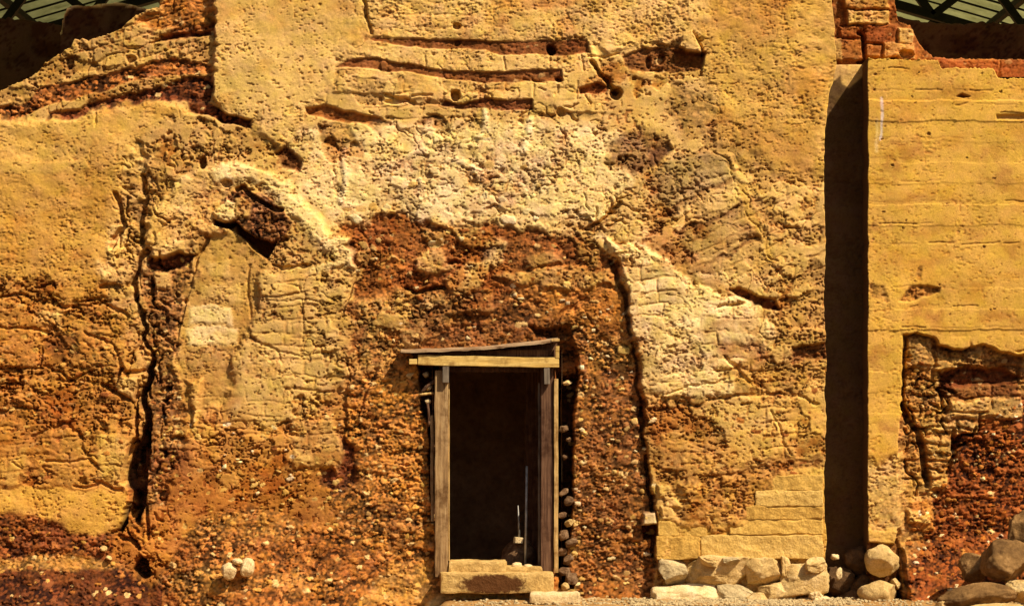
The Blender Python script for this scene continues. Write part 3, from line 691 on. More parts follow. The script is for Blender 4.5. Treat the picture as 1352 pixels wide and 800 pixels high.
# broad layers of darker and lighter soil
for pts, c, k in (([(540, 405), (640, 400), (745, 415), (760, 450), (690, 445), (535, 455)], BRN, .75), ([(200, 585), (245, 590), (235, 650), (200, 655)], DRED, .7), ([(380, 655), (470, 640), (560, 690), (540, 725), (470, 700), (390, 690)], BRN, .55),
        ([(-70, 682), (70, 690), (150, 712), (120, 728), (-70, 722)], DRED, .75), ([(210, 700), (330, 705), (400, 735), (300, 745), (215, 730)], RED, .6), ([(760, 560), (840, 540), (850, 600), (765, 610)], BRN, .45), ([(765, 650), (855, 640), (862, 690), (765, 700)], BRN, .5),
        ([(480, 295), (560, 285), (640, 320), (700, 320), (690, 345), (520, 340)], BRN, .45), ([(680, 320), (800, 330), (800, 350), (690, 352)], BRN, .5), ([(330, 590), (380, 560), (390, 640), (330, 640)], ORG, .5), ([(-70, 520), (60, 510), (130, 560), (60, 610), (-70, 600)], ORG, .7),
        ([(-70, 390), (40, 388), (120, 470), (40, 500), (-70, 490)], ORG, .5), ([(250, 560), (330, 545), (420, 620), (300, 640)], OCH2, .5), ([(770, 440), (840, 430), (845, 480), (775, 490)], OCH2, .45), ([(210, 630), (300, 620), (300, 680), (210, 690)], RED, .6)):
    s.lay(pts, None, c, None, 14, 26, k=k)
# stones bedded in the rubble
fillR = [(740, 470), (760, 410), (830, 400), (848, 520), (864, 700), (868, 785), (742, 785)]
s.stones(fillR, 170, (1.6, 5), (.006, .020), [WHT, PALE, TAN, TAN2, BRN, TAN, (.5, .25, .05)], 3)
s.stones([(470, 310), (600, 300), (800, 330), (830, 400), (740, 440), (535, 450), (470, 480)], 126, (2, 5.5), (.006, .020), [WHT, PALE, RED, RED, TAN, ORG], 4)
s.stones([(455, 500), (560, 470), (578, 740), (400, 780), (200, 780), (205, 640), (330, 600)], 300, (1.5, 4.6), (.005, .018), [PALE, OCH2, OCH, ORG, ORG, RED, RED, OCH2, TAN], 5)
s.stones([(-50, 685), (150, 710), (220, 790), (-50, 800)], 126, (1.8, 4.5), (.006, .020), [ORG, ORG, RED, RED, DRED, OCH2], 6)
s.stones([(200, 480), (300, 560), (450, 520), (450, 660), (210, 660)], 126, (2, 5.5), (.006, .020), [WHT, PALE, OCH, TAN, ORG], 7)
s.stones([(0, 390), (165, 400), (168, 640), (0, 640)], 90, (2, 6), (.006, .020), [TAN, OCH, ORG, OCH2, RED], 8)
s.stones([(195, 340), (250, 340), (235, 460), (240, 590), (205, 680), (195, 560)], 66, (1.8, 4.5), (.006, .020), [TAN, OCH, RED, ORG], 9)
s.stones([(880, 560), (1080, 480), (1080, 620), (960, 690), (880, 660)], 48, (2, 6), (.006, .020), [OCH, TAN, ORG, RED], 10)
s.stones([(880, 690), (690, 180), (480, 170), (400, 330), (860, 330)], 48, (3, 9), (.006, .020), [PALE, WHT, TAN], 12)
# the recess round the timber doorway
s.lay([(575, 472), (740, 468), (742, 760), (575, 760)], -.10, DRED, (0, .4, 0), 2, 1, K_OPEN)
s.lay([(736, 452), (752, 450), (762, 492), (758, 560), (757, 640), (753, 700), (748, 745), (757, 776), (738, 776), (733, 600)], -.46, (.09, .035, .014), (.3, .6, 0), 2, 4, K_OPEN)  # trench shade put into the colour as near-black earth
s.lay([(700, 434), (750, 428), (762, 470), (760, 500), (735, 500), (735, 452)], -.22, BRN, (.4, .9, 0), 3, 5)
s.lay([(546, 466), (580, 466), (580, 690), (571, 690), (566, 560), (556, 540), (552, 490)], -.28, (.10, .04, .016), (.3, .6, 0), 2, 4, K_OPEN)  # shade in the left gap painted the same way, near-black
s.stones([(756, 500), (775, 500), (775, 780), (752, 760)], 18, (3, 6), (.006, .020), [WHT, PALE, ORG, TAN], 13)
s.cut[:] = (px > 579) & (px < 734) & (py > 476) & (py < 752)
s.soften_steps(.5)
s.finish_relief(0)
s.PX += sstep(1050, 1089, s.PX) * (2.2 * vn(s.PX * 0, s.PY, 30, 40, 3) + 1.3 * vn(s.PX * 0, s.PY, 30, 9, 4) + np.interp(s.PY, [-150, 60, 85, 125, 170], [0, 14, 16, 6, 0])).astype(np.float32)
# edge of the wall towards the slot is broken, not ruled
s.build(wall, EARTH, 0.0, 1.6, 0, .62, (.16, .08, .028))  # return face coloured dark to deepen shade in the slot

# tunnel behind the doorway (part of the wall)
def tunnel():
    bm = bmesh.new()
    rings = []
    ys = [.06, .5, .8, 1.1, 1.5, 1.9, 2.4]
    for i, y in enumerate(ys):
        x0, x1, z0, z1 = X(570), X(742), Z(760), Z(462)
        if y > .25: z0 -= .28
        pts = []
        n = 7
        for k in range(n): pts.append((x0, z0 + (z1 - z0) * k / n))
        for k in range(n): pts.append((x0 + (x1 - x0) * k / n, z1))
        for k in range(n): pts.append((x1, z1 + (z0 - z1) * k / n))
        for k in range(n): pts.append((x1 + (x0 - x1) * k / n, z0))
        j = .02 if y > .1 else 0
        rings.append([bm.verts.new((a + random.uniform(-j, j), y, b + random.uniform(-j, j))) for a, b in pts])
    fl = [bm.verts.new((v.co.x + (.5 if v.co.x > 0.0 else -.5) * (abs(v.co.x - X(656)) > .4), .52, v.co.z + (.45 if v.co.z > 2 else (-.3 if v.co.z < .35 else 0)))) for v in rings[1]]
    N = len(rings[0])
    for a, b in [(fl, rings[1])] + list(zip(rings[:-1], rings[1:])):
        for k in range(N): bm.faces.new((a[k], a[(k + 1) % N], b[(k + 1) % N], b[k]))
    bm.faces.new(rings[-1])
    me = bpy.data.meshes.new('tunnel'); bm.to_mesh(me); bm.free()
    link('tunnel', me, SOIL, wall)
tunnel()

# ------------------------------------------------------------------ rocks and blocks
def rock(name, mat, c, size, seed, parent=None, sub=4, rot=0, angular=.5, rough=.10, boxy=0.0):
    bm = bmesh.new()
    bmesh.ops.create_icosphere(bm, subdivisions=sub, radius=1)
    rn = random.Random(seed)
    planes = []
    for _ in range(9):
        n = Vector((rn.gauss(0, 1), rn.gauss(0, 1), rn.gauss(0, 1))).normalized(); planes.append((n, rn.uniform(.62, .92)))
    off = Vector((seed * 3.17, seed * 1.91, seed * .77))
    for v in bm.verts:
        p = v.co.copy()
        if boxy:
            g = max(abs(p.x), abs(p.y), abs(p.z)); p *= 1 + boxy * (.88 / g - 1)
        for n, d in planes:
            e = p.dot(n) - d
            if e > 0: p -= n * e * angular * 1.6 if angular < .6 else n * e
        q = v.co
        p *= 1 + rough * mnoise.fractal(q * 1.3 + off, 1, 2, 3) + rough * .4 * mnoise.fractal(q * 4 + off, 1, 2, 3) + rough * .22 * mnoise.noise(q * 11 + off) + rough * .12 * mnoise.noise(q * 26 + off) + rough * .3 * abs(mnoise.noise(Vector((q.x * 1.5, q.y * 1.5, q.z * 5)) + off))
        v.co = Vector((p.x * size[0], p.y * size[1], p.z * size[2]))
    if rot: bmesh.ops.rotate(bm, verts=bm.verts, cent=(0, 0, 0), matrix=Matrix.Rotation(rot, 3, 'Y'))
    for f in bm.faces: f.smooth = True
    me = bpy.data.meshes.new(name); bm.to_mesh(me); bm.free()
    if parent is not None:
        me.transform(Matrix.Translation(Vector(c)))
        return link(name, me, mat, parent)
    o = link(name, me, mat); o.location = c
    return o

def block(name, mat, lo, hi, seed=0, parent=None, wob=.008, bev=.012, cuts=10, tilt=0.0):
    """A roughened box with worn edges."""
    bm = bmesh.new()
    lo, hi = Vector(lo), Vector(hi); c = (lo + hi) / 2; d = hi - lo
    bmesh.ops.create_cube(bm, size=1)
    bmesh.ops.scale(bm, verts=bm.verts, vec=d)
    bev = min(bev, min(d) * .3)
    if bev > 0: bmesh.ops.bevel(bm, geom=bm.edges[:], offset=bev, segments=2, affect='EDGES', profile=.6)
    long_ = max(d)
    for _ in range(5):
        ed = [e for e in bm.edges if e.calc_length() > long_ / cuts]
        if not ed: break
        bmesh.ops.subdivide_edges(bm, edges=ed, cuts=1, use_grid_fill=True)
    off = Vector((seed * 2.3, seed * 5.1, seed * .9))
    for v in bm.verts:
        n = mnoise.noise_vector(v.co * 5 + off) * wob + mnoise.noise_vector(v.co * 17 + off) * wob * .5
        v.co += n
    if tilt: bmesh.ops.rotate(bm, verts=bm.verts, cent=(0, 0, 0), matrix=Matrix.Rotation(tilt, 3, 'Y'))
    bmesh.ops.translate(bm, verts=bm.verts, vec=c if parent is not None else (0, 0, 0))
    me = bpy.data.meshes.new(name); bm.to_mesh(me); bm.free()
    o = link(name, me, mat, parent)
    if parent is None: o.location = c
    return o

def pblock(name, mat, x0, x1, y0, y1, yf, yb, **k):
    a, b = P(x0, y1, yf), P(x1, y0, yf)
    return block(name, mat, (a.x, yf, a.z), (b.x, yb, b.z), **k)

ADOBE_B = stone_material('adobe_orange', (.46, .26, .055), (.57, .34, .075), (.64, .40, .10), 9)
ADOBE_C = stone_material('adobe_pale', (.54, .34, .09), (.66, .43, .12), (.72, .49, .16), 9)
# adobe bricks at the foot of the pier (parts of the wall)
for i, (x0, x1, y0, y1) in enumerate(((1018, 1087, 627, 647.4), (998, 1087, 647.8, 668), (984, 1087, 668.4, 685.4), (963, 1087, 685.8, 705.2), (925, 1087, 705.6, 738), (868, 924.4, 707.6, 738), (869, 934, 688, 707.2))):
    pblock('adobe_brick', (ADOBE, ADOBE_B, ADOBE_C)[(i * 2) % 3], x0, x1, y0, y1, -.066 - .003 * (i % 3), .05, seed=i + 3, parent=wall, wob=.016, bev=.010, cuts=44)
# foundation stones under them
for i, (cx, cy, w, h, m, dy, rt) in enumerate(((888, 754, 19, 17, STONE_GREY, -.05, 0), (946, 756, 41, 22, STONE_TAN, -.06, .05), (1007, 755, 24, 20, STONE_TAN, -.04, -.05), (1036, 747, 7, 13, STONE_TAN, -.03, .2),
        (1061, 764, 30, 20, STONE_TAN, -.08, -.12), (905, 788, 42, 16, STONE_PALE, -.09, -.1), (972, 787, 29, 15, STONE_GREY, -.06, .1), (1028, 784, 26, 14, STONE_TAN, -.06, -.2), (1078, 788, 10, 8, STONE_PALE, -.2, 0),
        (935, 741, 12, 6, STONE_TAN, -.13, .1), (965, 740, 12, 5, STONE_GREY, -.12, 0), (1078, 745, 14, 10, STONE_TAN, -.12, 0), (1000, 792, 14, 9, STONE_TAN, -.2, 0))):
    p = P(cx, cy, dy)
    rock('foundation_stone', m, p, (w / S * 1.13, .13, h / S * 1.16), 40 + i, wall, 5, rt * .6, .8, .12, .8)

# ================================================================== SLOT + BUTTRESS
slot = Sheet(1076, 1158, 815, 79, 1.6, 3)
k0 = slot.partid('recess_back'); slot.part[:] = k0
slot.col[:] = np.array((.12, .068, .026)); slot.wl[:] = .35; slot.ws[:] = .3  # dark base colour carries the slot's shade
slot.lay([(1108, 60), (1165, 60), (1165, 96), (1150, 92), (1138, 100), (1127, 111), (1120, 107), (1116, 95), (1108, 101)], None, PALE, None, 1.5, 3)  # pale patch paints the sunlit triangle at the slot top
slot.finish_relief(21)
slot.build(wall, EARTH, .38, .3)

butt = empty('plastered_buttress', (X(1150), 0, 0))
tag(butt, 'square cut yellow plastered buttress with a ragged red hole low on its right', 'buttress')
b = Sheet(1146, 1440, 815, [(1146, 78), (1238, 80), (1242, 90), (1312, 91), (1318, 104), (1440, 104)], 1.05, 5)
kb = b.partid('plaster_face'); kr = b.partid('exposed_rubble'); kf = b.partid('stone_footing')
b.part[:] = kb
b.col[:] = np.array((.61, .355, .064)); b.wl[:] = 0.05; b.ws[:] = .8
# every course of the plastered adobe stands a hair in or out
rown = np.floor((b.PY + 3 * b.wy - 78) / 27.5).astype(int)
b.h += (_T[2][rown % 200, 5] - .5) * .012
for y, xa, xb in ((90, 1150, 1200), (119, 1150, 1352), (138, 1260, 1352), (182, 1160, 1270), (209, 1150, 1240), (239, 1156, 1242), (266, 1148, 1440), (294, 1160, 1230), (321, 1148, 1440), (379, 1150, 1240), (404, 1200, 1300), (432, 1190, 1440), (150, 1320, 1440)):
    rnd = random.Random(y); xx = xa
    while xx < xb:
        x2 = min(xb, xx + rnd.uniform(8, 46)); dpt = rnd.choice((.002, .004, .007, .013))
        b.lay([(xx, y + rnd.uniform(-.8, .8)), (x2, y + rnd.uniform(-.8, .8))], -dpt, (.42, .22, .045), None, 1.3, 3, line=1.2, add=True, k=1)
        xx = x2 + rnd.uniform(0, 22)
b.lay([(1315, 152), (1440, 150), (1440, 159), (1316, 158)], -.03, TAN2, None, 1.5, 2)
b.lay([(1262, 128), (1270, 124), (1280, 128), (1272, 130)], -.05, BRN, None, 1, 1)
b.lay([(1186, 396), (1200, 382), (1222, 377), (1243, 380), (1240, 386), (1210, 396)], -.03, (.34, .15, .03), (.5, .6, .2), 2, 4)
b.lay([(1207, 366), (1213, 352), (1218, 352), (1216, 364)], -.015, (.3, .16, .04), None, 2, 2, k=.7)
b.lay([(1148, 378), (1168, 380), (1172, 398), (1150, 396)], -.02, (.40, .20, .045), (.4, .3, .5), 3, 5, k=.8)
b.lay([(1163, 130), (1164, 158), (1163, 184)], None, (.74, .62, .55), None, 1, 2, line=3.5, k=.8)
b.lay([(1157, 160), (1158, 200)], None, PALE2, None, 2, 2, line=4, k=.6)
for (x, y, w, k) in ((1210, 200, 30, .5), (1240, 90, 50, .35), (1300, 200, 40, .35), (1190, 150, 24, .3), (1250, 300, 60, .35), (1330, 420, 40, .35), (1180, 225, 18, .5), (1160, 305, 16, .5), (1200, 262, 36, .4), (1280, 120, 40, .4), (1320, 240, 30, .4), (1215, 415, 30, .45), (1290, 380, 36, .35), (1160, 470, 12, .5), (1170, 560, 12, .5), (1338, 330, 24, .5), (1225, 345, 20, .4)):
    b.lay([(x - w, y - 5), (x, y - 9), (x + w, y - 3), (x + w * .5, y + 6), (x - w * .7, y + 6)], None, (.42, .20, .04), None, 7, 22, k=min(1, k * 1.6))
b.stones([(1150, 80), (1440, 100), (1440, 430), (1150, 430)], 60, (1.2, 3), (-.02, -.008), [(.40, .2, .05)], 31)
# the ragged hole
hole = [(1195, 445), (1210, 442), (1236, 446), (1240, 456), (1262, 462), (1300, 455), (1345, 470), (1450, 480), (1450, 830), (1186, 830), (1187, 760), (1182, 700), (1186, 640), (1184, 575), (1192, 540), (1192, 480)]
b.lay(hole, -.10, (.42, .22, .055), (.8, .5, 0), 1.6, 5, kr)
b.lay([(1262, 560), (1310, 540), (1450, 520), (1450, 830), (1190, 830), (1200, 735), (1240, 650)], -.11, (.22, .062, .012), (.1, 1.1, 0), 10, 18, kr)
b.lay([(1196, 446), (1232, 446), (1234, 480), (1198, 486)], -.06, TAN2, (.5, .5, .2), 3, 4)
for (x0, x1, y0, y1, c, d) in ((1238, 1300, 462, 486, TAN2, -.07), (1245, 1345, 500, 526, BRN, -.11), (1255, 1352, 528, 552, TAN, -.07), (1220, 1292, 556, 572, TAN, -.07), (1222, 1258, 578, 598, TAN2, -.08), (1225, 1250, 622, 645, TAN, -.07), (1205, 1232, 660, 700, ORG, -.08), (1200, 1226, 672, 690, OCH, -.05), (1310, 1352, 470, 500, BRN, -.10)):
    b.lay([(x0, y0 + 2), (x1, y0), (x1 + 2, y1 - 1), (x0 - 1, y1)], d, c, (.9, .4, 0), 2.5, 6)
b.lay([(1240, 488), (1320, 484), (1350, 500), (1300, 508), (1246, 512)], -.18, DRED, None, 3, 5)
b.crack([(1192, 535), (1202, 555), (1214, 570), (1220, 600), (1226, 640)], 8, .14, 3); b.crack([(1262, 570), (1260, 600), (1250, 625)], 6, .09, 4)
b.crack([(1195, 445), (1193, 500), (1192, 540)], 6, .08, 2); b.crack([(1188, 730), (1190, 790)], 12, .14, 3)
b.courses([(1192, 440), (1350, 460), (1352, 560), (1262, 580), (1245, 640), (1190, 640)], 21, .0, 1.0, 3, 56, .014)
# frayed lower edge of the plaster and the stone footing
b.lay([(1140, 610), (1190, 600), (1190, 700), (1140, 700)], -.03, (.55, .34, .10), (.9, .3, .5), 8, 8)
b.lay([(1140, 716), (1188, 714), (1188, 820), (1140, 820)], -.12, BRN, (.7, .5, 0), 2, 2, kf)
b.lay([(1140, 700), (1184, 702), (1182, 718), (1140, 714)], .0, OCH, (.2, 0, .8), 1.5, 2, kf)
b.stones([(1230, 600), (1352, 520), (1352, 700), (1280, 790), (1200, 790), (1200, 700)], 208, (1.8, 4.8), (.006, .022), [WHT, ORG, ORG, (.42, .14, .02), RED, RED, RED], 32)
b.stones([(1195, 470), (1240, 480), (1230, 600), (1190, 560)], 52, (1.8, 4.5), (.006, .022), [PALE, TAN, ORG, RED], 33)
slope = np.clip((b.PY - 700 - (1352 - b.PX) * .10) / 145, 0, 1) * (b.PX > 1190)
b.h += slope * .9
b.flakes([(1196, 450), (1240, 450), (1300, 560), (1240, 640), (1190, 640)], 40, (8, 24), .2, .8, (.03, .08), (2, 4), 5)
b.finish_relief(5, pit=.55)
b.PX += ((1 - sstep(1146, 1153, b.PX)) * (1.2 * vn(b.PX * 0, b.PY, 30, 18, 3) + 1.6 * np.minimum(0, vn(b.PX * 0, b.PY, 30, 5, 4) + .3) * -1)).astype(np.float32)
b.build(butt, EARTH, -.02, .45, .42, 0, (.14, .075, .03))  # left side coloured dark, shade of the slot painted in
# footing stones under the plaster corner
for i, (cx, cy, w, h, dy) in enumerate(((1164, 740, 23, 21, -.04), (1160, 783, 27, 20, -.14), (1182, 770, 7, 8, -.03))):
    rock('footing_stone', STONE_TAN, P(cx, cy, dy), (w / S, .16, h / S), 70 + i, butt, 4, 0, .8, .12)

# mudbrick stub above the buttress
stub = empty('mudbrick_stub', (X(1150), .55, Z(80)))
tag(stub, 'broken stub of red and tan mudbricks standing on top of the recess and buttress', 'mudbrick wall')
u = Sheet(1080, 1440, 95, [(1080, -150), (1186, -150), (1190, -6), (1194, 20), (1211, 26), (1222, 50), (1241, 68), (1260, 70), (1352, 71), (1440, 70)], 1.05, 9)
ku = u.partid('rubble_core'); u.part[:] = ku
u.col[:] = np.array(RED); u.wl[:] = .7; u.wp[:] = .35
bricks = [(1088, 1110, 0, 12, BRN, .02), (1092, 1110, 20, 45, BRN, .02), (1124, 1180, 6, 26, PALE, .07), (1116, 1146, 28, 44, (.36, .13, .03), .05), (1147, 1190, 26, 50, (.30, .09, .02), .05), (1192, 1214, 30, 50, TAN, .06),
          (1114, 1146, 46, 72, (.40, .16, .035), .045), (1150, 1172, 52, 68, (.42, .17, .04), .055), (1174, 1216, 49, 70, (.52, .27, .07), .06), (1120, 1182, -20, 4, (.50, .26, .06), .06), (1100, 1118, 44, 74, TAN, .05), (1060, 1092, 40, 95, TAN, .06),
          (1240, 1330, 71, 88, (.30, .09, .02), .03), (1332, 1440, 72, 100, (.27, .08, .018), .03)]
for i, (x0, x1, y0, y1, c, h) in enumerate(bricks):
    kk = u.partid('mudbrick')
    u.lay([(x0, y0), (x1, y0 + 1), (x1 - 1, y1), (x0 + 1, y1)], h, c, (.6, .3, .3), 1.8, 4, kk)
u.crack([(1145, 40), (1149, 72)], 4, .10, 2); u.hole(1142, 38, 4, .1); u.hole(1204, 64, 11, .10, 6); u.crack([(1140, 74), (1190, 71)], 4, .12, 2)
u.crack([(1092, 62), (1098, 68)], 6, .1, 2)
u.finish_relief(13, lump=.9)
u.build(stub, EARTH, .43, 1.0, .2, 0)

# ================================================================== TIMBER DOORWAY
door = empty('timber_doorway', (X(656), 0, Z(785)))
tag(door, 'rough timber door frame with tilted board canopy and open dark tunnel behind', 'doorway')
# left and right uprights
pblock('post', WOOD_POST, 574, 591.5, 489, 762, -.10, .06, seed=3, parent=door, wob=.006, bev=.008, cuts=30)
pr = pblock('post', WOOD_BROWN, 714, 730.5, 486, 757, -.09, .06, seed=5, parent=door, wob=.005, bev=.008, cuts=30)  # darker timber than the left post: partial shade put into the colour
pblock('sunlit_edge_strip', WOOD_EDGE, 731.5, 737, 500, 756, -.115, .02, seed=6, parent=door, wob=.004, bev=.004, cuts=30)  # paler strip paints the sunlit right edge of the post
pblock('inner_strip', WOOD_GREY, 710.5, 713.2, 505, 752, .0, .08, seed=7, parent=door, wob=.004, bev=.003, cuts=30)
pblock('inner_strip', WOOD_EDGE, 592, 593.4, 505, 740, -.03, .05, seed=8, parent=door, wob=.002, bev=.002, cuts=30)
# lintel, its end stubs and hanging blocks
pblock('lintel', WOOD_LIGHT, 551.5, 738, 470.5, 483.5, -.155, -.08, seed=9, parent=door, wob=.005, bev=.006, cuts=34, tilt=.018)
pblock('beam_end', WOOD_LIGHT, 540, 550.5, 474, 481, -.16, .2, seed=10, parent=door, wob=.003, bev=.004)
pblock('end_upright', WOOD_LIGHT, 733.5, 738.5, 457, 473, -.158, -.08, seed=11, parent=door, wob=.003, bev=.003)
pblock('hanging_block', WOOD_GREY, 584.5, 593, 483, 505, -.15, -.101, seed=12, parent=door, wob=.003, bev=.004)
pblock('hanging_block', WOOD_GREY, 718.5, 726, 484, 507, -.15, -.101, seed=13, parent=door, wob=.003, bev=.004)
pblock('head_board', WOOD_BROWN, 578, 732, 462, 476, -.07, .05, seed=14, parent=door, wob=.004, bev=.004, cuts=24)
pblock('jamb_board', WOOD_BROWN, 694, 718, 480, 752, 1.0, 1.05, seed=18, parent=door, wob=.006, bev=.004, cuts=24)
pblock('head_board', WOOD_BROWN, 594, 712, 484.5, 491, .0, .05, seed=15, parent=door, wob=.004, bev=.004, cuts=24)
pblock('side_rail', WOOD_POST, 568.5, 572.5, 548, 688, -.06, .0, seed=16, parent=door, wob=.005, bev=.004, cuts=30)
# canopy: one thin warped board sloping up to the right, reaching back to the earth
def canopy():
    bm = bmesh.new()
    n = 40; prof = []
    for i in range(n + 1):
        t = i / n
        pxx = 529 + t * (737.5 - 529)
        pyy = np.interp(pxx, [529, 575, 600, 640, 690, 720, 738], [463, 462.5, 461, 459.5, 454, 451, 448.5]) + .6 * mnoise.noise((t * 9, 0, 0))
        prof.append((pxx, pyy))
    rows = []
    for (yy, dzf, dzb) in ((-.18, 0, 2.4), (-.08, 0, 2.4), (.10, 0, 2.4), (.30, 0, 2.4)):
        rows.append(([bm.verts.new(P(a, b_, -.18) + Vector((0, yy + .18, (yy + .18) * .10 + random.uniform(-.002, .002)))) for a, b_ in prof],
                     [bm.verts.new(P(a, b_ + dzb, -.18) + Vector((0, yy + .18, (yy + .18) * .10 + random.uniform(-.003, .003)))) for a, b_ in prof]))
    for (t0, l0), (t1, l1) in zip(rows[:-1], rows[1:]):
        for i in range(n):
            bm.faces.new((t0[i], t0[i + 1], t1[i + 1], t1[i])); bm.faces.new((l0[i], l1[i], l1[i + 1], l0[i + 1]))
    for i in range(n):
        bm.faces.new((rows[0][0][i], rows[0][1][i], rows[0][1][i + 1], rows[0][0][i + 1])); bm.faces.new((rows[-1][0][i], rows[-1][0][i + 1], rows[-1][1][i + 1], rows[-1][1][i]))
    for e in (0, n):
        for (t0, l0), (t1, l1) in zip(rows[:-1], rows[1:]): bm.faces.new((t0[e], t1[e], l1[e], l0[e]))
    bmesh.ops.recalc_face_normals(bm, faces=bm.faces)
    me = bpy.data.meshes.new('canopy_board'); bm.to_mesh(me); bm.free()
    cb = link('canopy_board', me, WOOD_ROOF, door)
    pblock('edge_batten', WOOD_EDGE, 728, 738.5, 447, 450.5, -.19, -.14, seed=17, parent=door, wob=.002, bev=.003)
    # gable filler under the tilted board
    bm = bmesh.new()
    pts = [(540, 466), (600, 464), (690, 456.5), (736, 453), (736, 474), (540, 474)]
    fr = [bm.verts.new(P(a, c, .02)) for a, c in pts]; bk = [bm.verts.new(P(a, c, .02) + Vector((0, .05, 0))) for a, c in pts]
    bm.faces.new(fr); bm.faces.new(bk[::-1])
    for i in range(len(pts)): bm.faces.new((fr[i], bk[i], bk[(i + 1) % 6], fr[(i + 1) % 6]))
    bmesh.ops.recalc_face_normals(bm, faces=bm.faces)
    me = bpy.data.meshes.new('gable_filler'); bm.to_mesh(me); bm.free(); link('gable_filler', me, WOOD_BROWN, door)
canopy()
# sill: mortared block with the worn ledge behind it
pblock('sill', SILL, 581, 731, 756, 783, -.30, -.02, seed=20, parent=door, wob=.012, bev=.02, cuts=30)
pblock('sill_ledge', CONCRETE, 592, 668, 741, 757, -.12, .22, seed=22, parent=door, wob=.014, bev=.02, cuts=24)
pblock('sill_ledge', CONCRETE, 665, 716, 748, 758, -.12, .12, seed=23, parent=door, wob=.014, bev=.02, cuts=20)

# slab and stones at the step: separate loose things
def T(o, label, cat, group=None): return tag(o, label, cat, group)
o = pblock('paving_slab', STONE_PALE, 700, 766, 783, 797, -.62, -.30, seed=24, wob=.014, bev=.02, cuts=20); T(o, 'pale flat slab lying in front of the right end of the door sill', 'slab')
for i, (cx, cy, w, h, y, lab) in enumerate(((682, 746, 8, 5, .02, 'left pale stone of the pair on the door sill ledge'), (697, 749, 7, 5, -.02, 'right pale stone of the pair on the door sill ledge'))):
    T(rock('stone', STONE_PALE, P(cx, cy, y), (w / S, .05, h / S), 90 + i, None, 3, 0, .8), lab, 'stone')
# things inside the doorway
T(rock('soil_heap', STONE_DARK, P(684, 742, .55), (.17, .2, .24), 95, None, 4, .3, .7), 'dark heap of soil just inside the doorway', 'soil heap')
T(pblock('brick', STONE_PALE, 678, 690.5, 709, 717, .36, .44, seed=26, wob=.004, bev=.006, tilt=.08), 'small pale brick resting on the dark soil heap inside the doorway', 'brick')
def tube(name, mat, pts, r, parent=None, seg=8):
    bm = bmesh.new(); rings = []
    pts = [Vector(p) for p in pts]
    for i, p in enumerate(pts):
        d = (pts[min(i + 1, len(pts) - 1)] - pts[max(i - 1, 0)]).normalized()
        a = d.orthogonal().normalized(); c = d.cross(a)
        rr = r[i] if isinstance(r, (list, tuple)) else r
        rings.append([bm.verts.new(p + a * math.cos(k * 2 * math.pi / seg) * rr + c * math.sin(k * 2 * math.pi / seg) * rr) for k in range(seg)])
    for A, B in zip(rings[:-1], rings[1:]):
        for k in range(seg): bm.faces.new((A[k], A[(k + 1) % seg], B[(k + 1) % seg], B[k])).smooth = True
    bm.faces.new(rings[0][::-1]); bm.faces.new(rings[-1])
    me = bpy.data.meshes.new(name); bm.to_mesh(me); bm.free()
    if parent is None:
        me.transform(Matrix.Translation(-pts[0])); o = link(name, me, mat); o.location = pts[0]; return o
    return link(name, me, mat, parent)
T(tube('metal_rod', RODM, [P(693.5, 752, .12), P(694.5, 690, .14), P(695.5, 615, .16)], .011), 'long dull metal rod leaning inside the right of the doorway', 'rod')
T(tube('thin_stake', RODM, [P(685.5, 709, .38), P(685, 690, .38), P(684, 667, .38)], [.010, .009, .004]), 'short pointed stake standing on the pale brick in the doorway', 'stake')

# dry sticks jammed between the frame and the earth on the left
sticks = [([(556, 518), (566, 508), (582, 498)], .016, 'dark stick jammed slantwise beside the left door post, topmost of three'), ([(553, 521), (572, 519)], .012, 'short pale stick lying level in the gap left of the door'),
          ([(565, 533), (567, 555), (566, 562)], .012, 'dark stick hanging upright in the gap left of the door')]
for i, (pts, r, lab) in enumerate(sticks):
    n = 7; pp = []
    for k in range(n):
        t = k / (n - 1) * (len(pts) - 1); j = min(int(t), len(pts) - 2); q = t - j
        pp.append(P(pts[j][0] * (1 - q) + pts[j + 1][0] * q, pts[j][1] * (1 - q) + pts[j + 1][1] * q, -.05 + .01 * math.sin(k * 2 + i)))
    T(tube('dry_stick', (WOOD_BROWN, WOOD_EDGE, WOOD_BROWN)[i], pp, [r * random.uniform(.7, 1.1) for _ in pp]), lab, 'stick')
for i, (cx, cy, w, lab) in enumerate(((562, 494, 4.5, 'grey stone in the gap under the canopy left end'), (565, 511, 5, 'pale stone wedged between the sticks left of the door'), (565, 530, 4.5, 'small round pale stone under the sticks left of the door'))):
    T(rock('gap_stone', (STONE_GREY, STONE_PALE, STONE_PALE)[i], P(cx, cy, -.02), (w / S, .03, w / S * .9), 110 + i, None, 3), lab, 'stone')
# stones packed in the dark trench right of the door
tr = [(749, 506, 5), (744, 566, 5), (751, 580, 4), (746, 603, 5), (744, 650, 6), (751, 661, 6), (742, 680, 7), (753, 690, 7),
      (744, 706, 8), (755, 716, 7), (740, 728, 8), (751, 738, 9), (744, 754, 8), (755, 764, 9), (746, 774, 7)]
for i, (cx, cy, w) in enumerate(tr):
    dp = -.05 + .10 * random.random() if cy > 640 else .04 + .1 * random.random()
    T(rock('trench_stone', STONE_DARK if i % 7 else STONE_TAN, P(cx, cy, dp), (w / S * random.uniform(.8, 1.45), w / S * 1.1, w / S * random.uniform(.6, 1.0)), 130 + i, None, 4, random.uniform(-.7, .7), .9, .16, .3),
      'rounded stone packed in the dark gap right of the door frame', 'stone', 'stones in the gap right of the door')
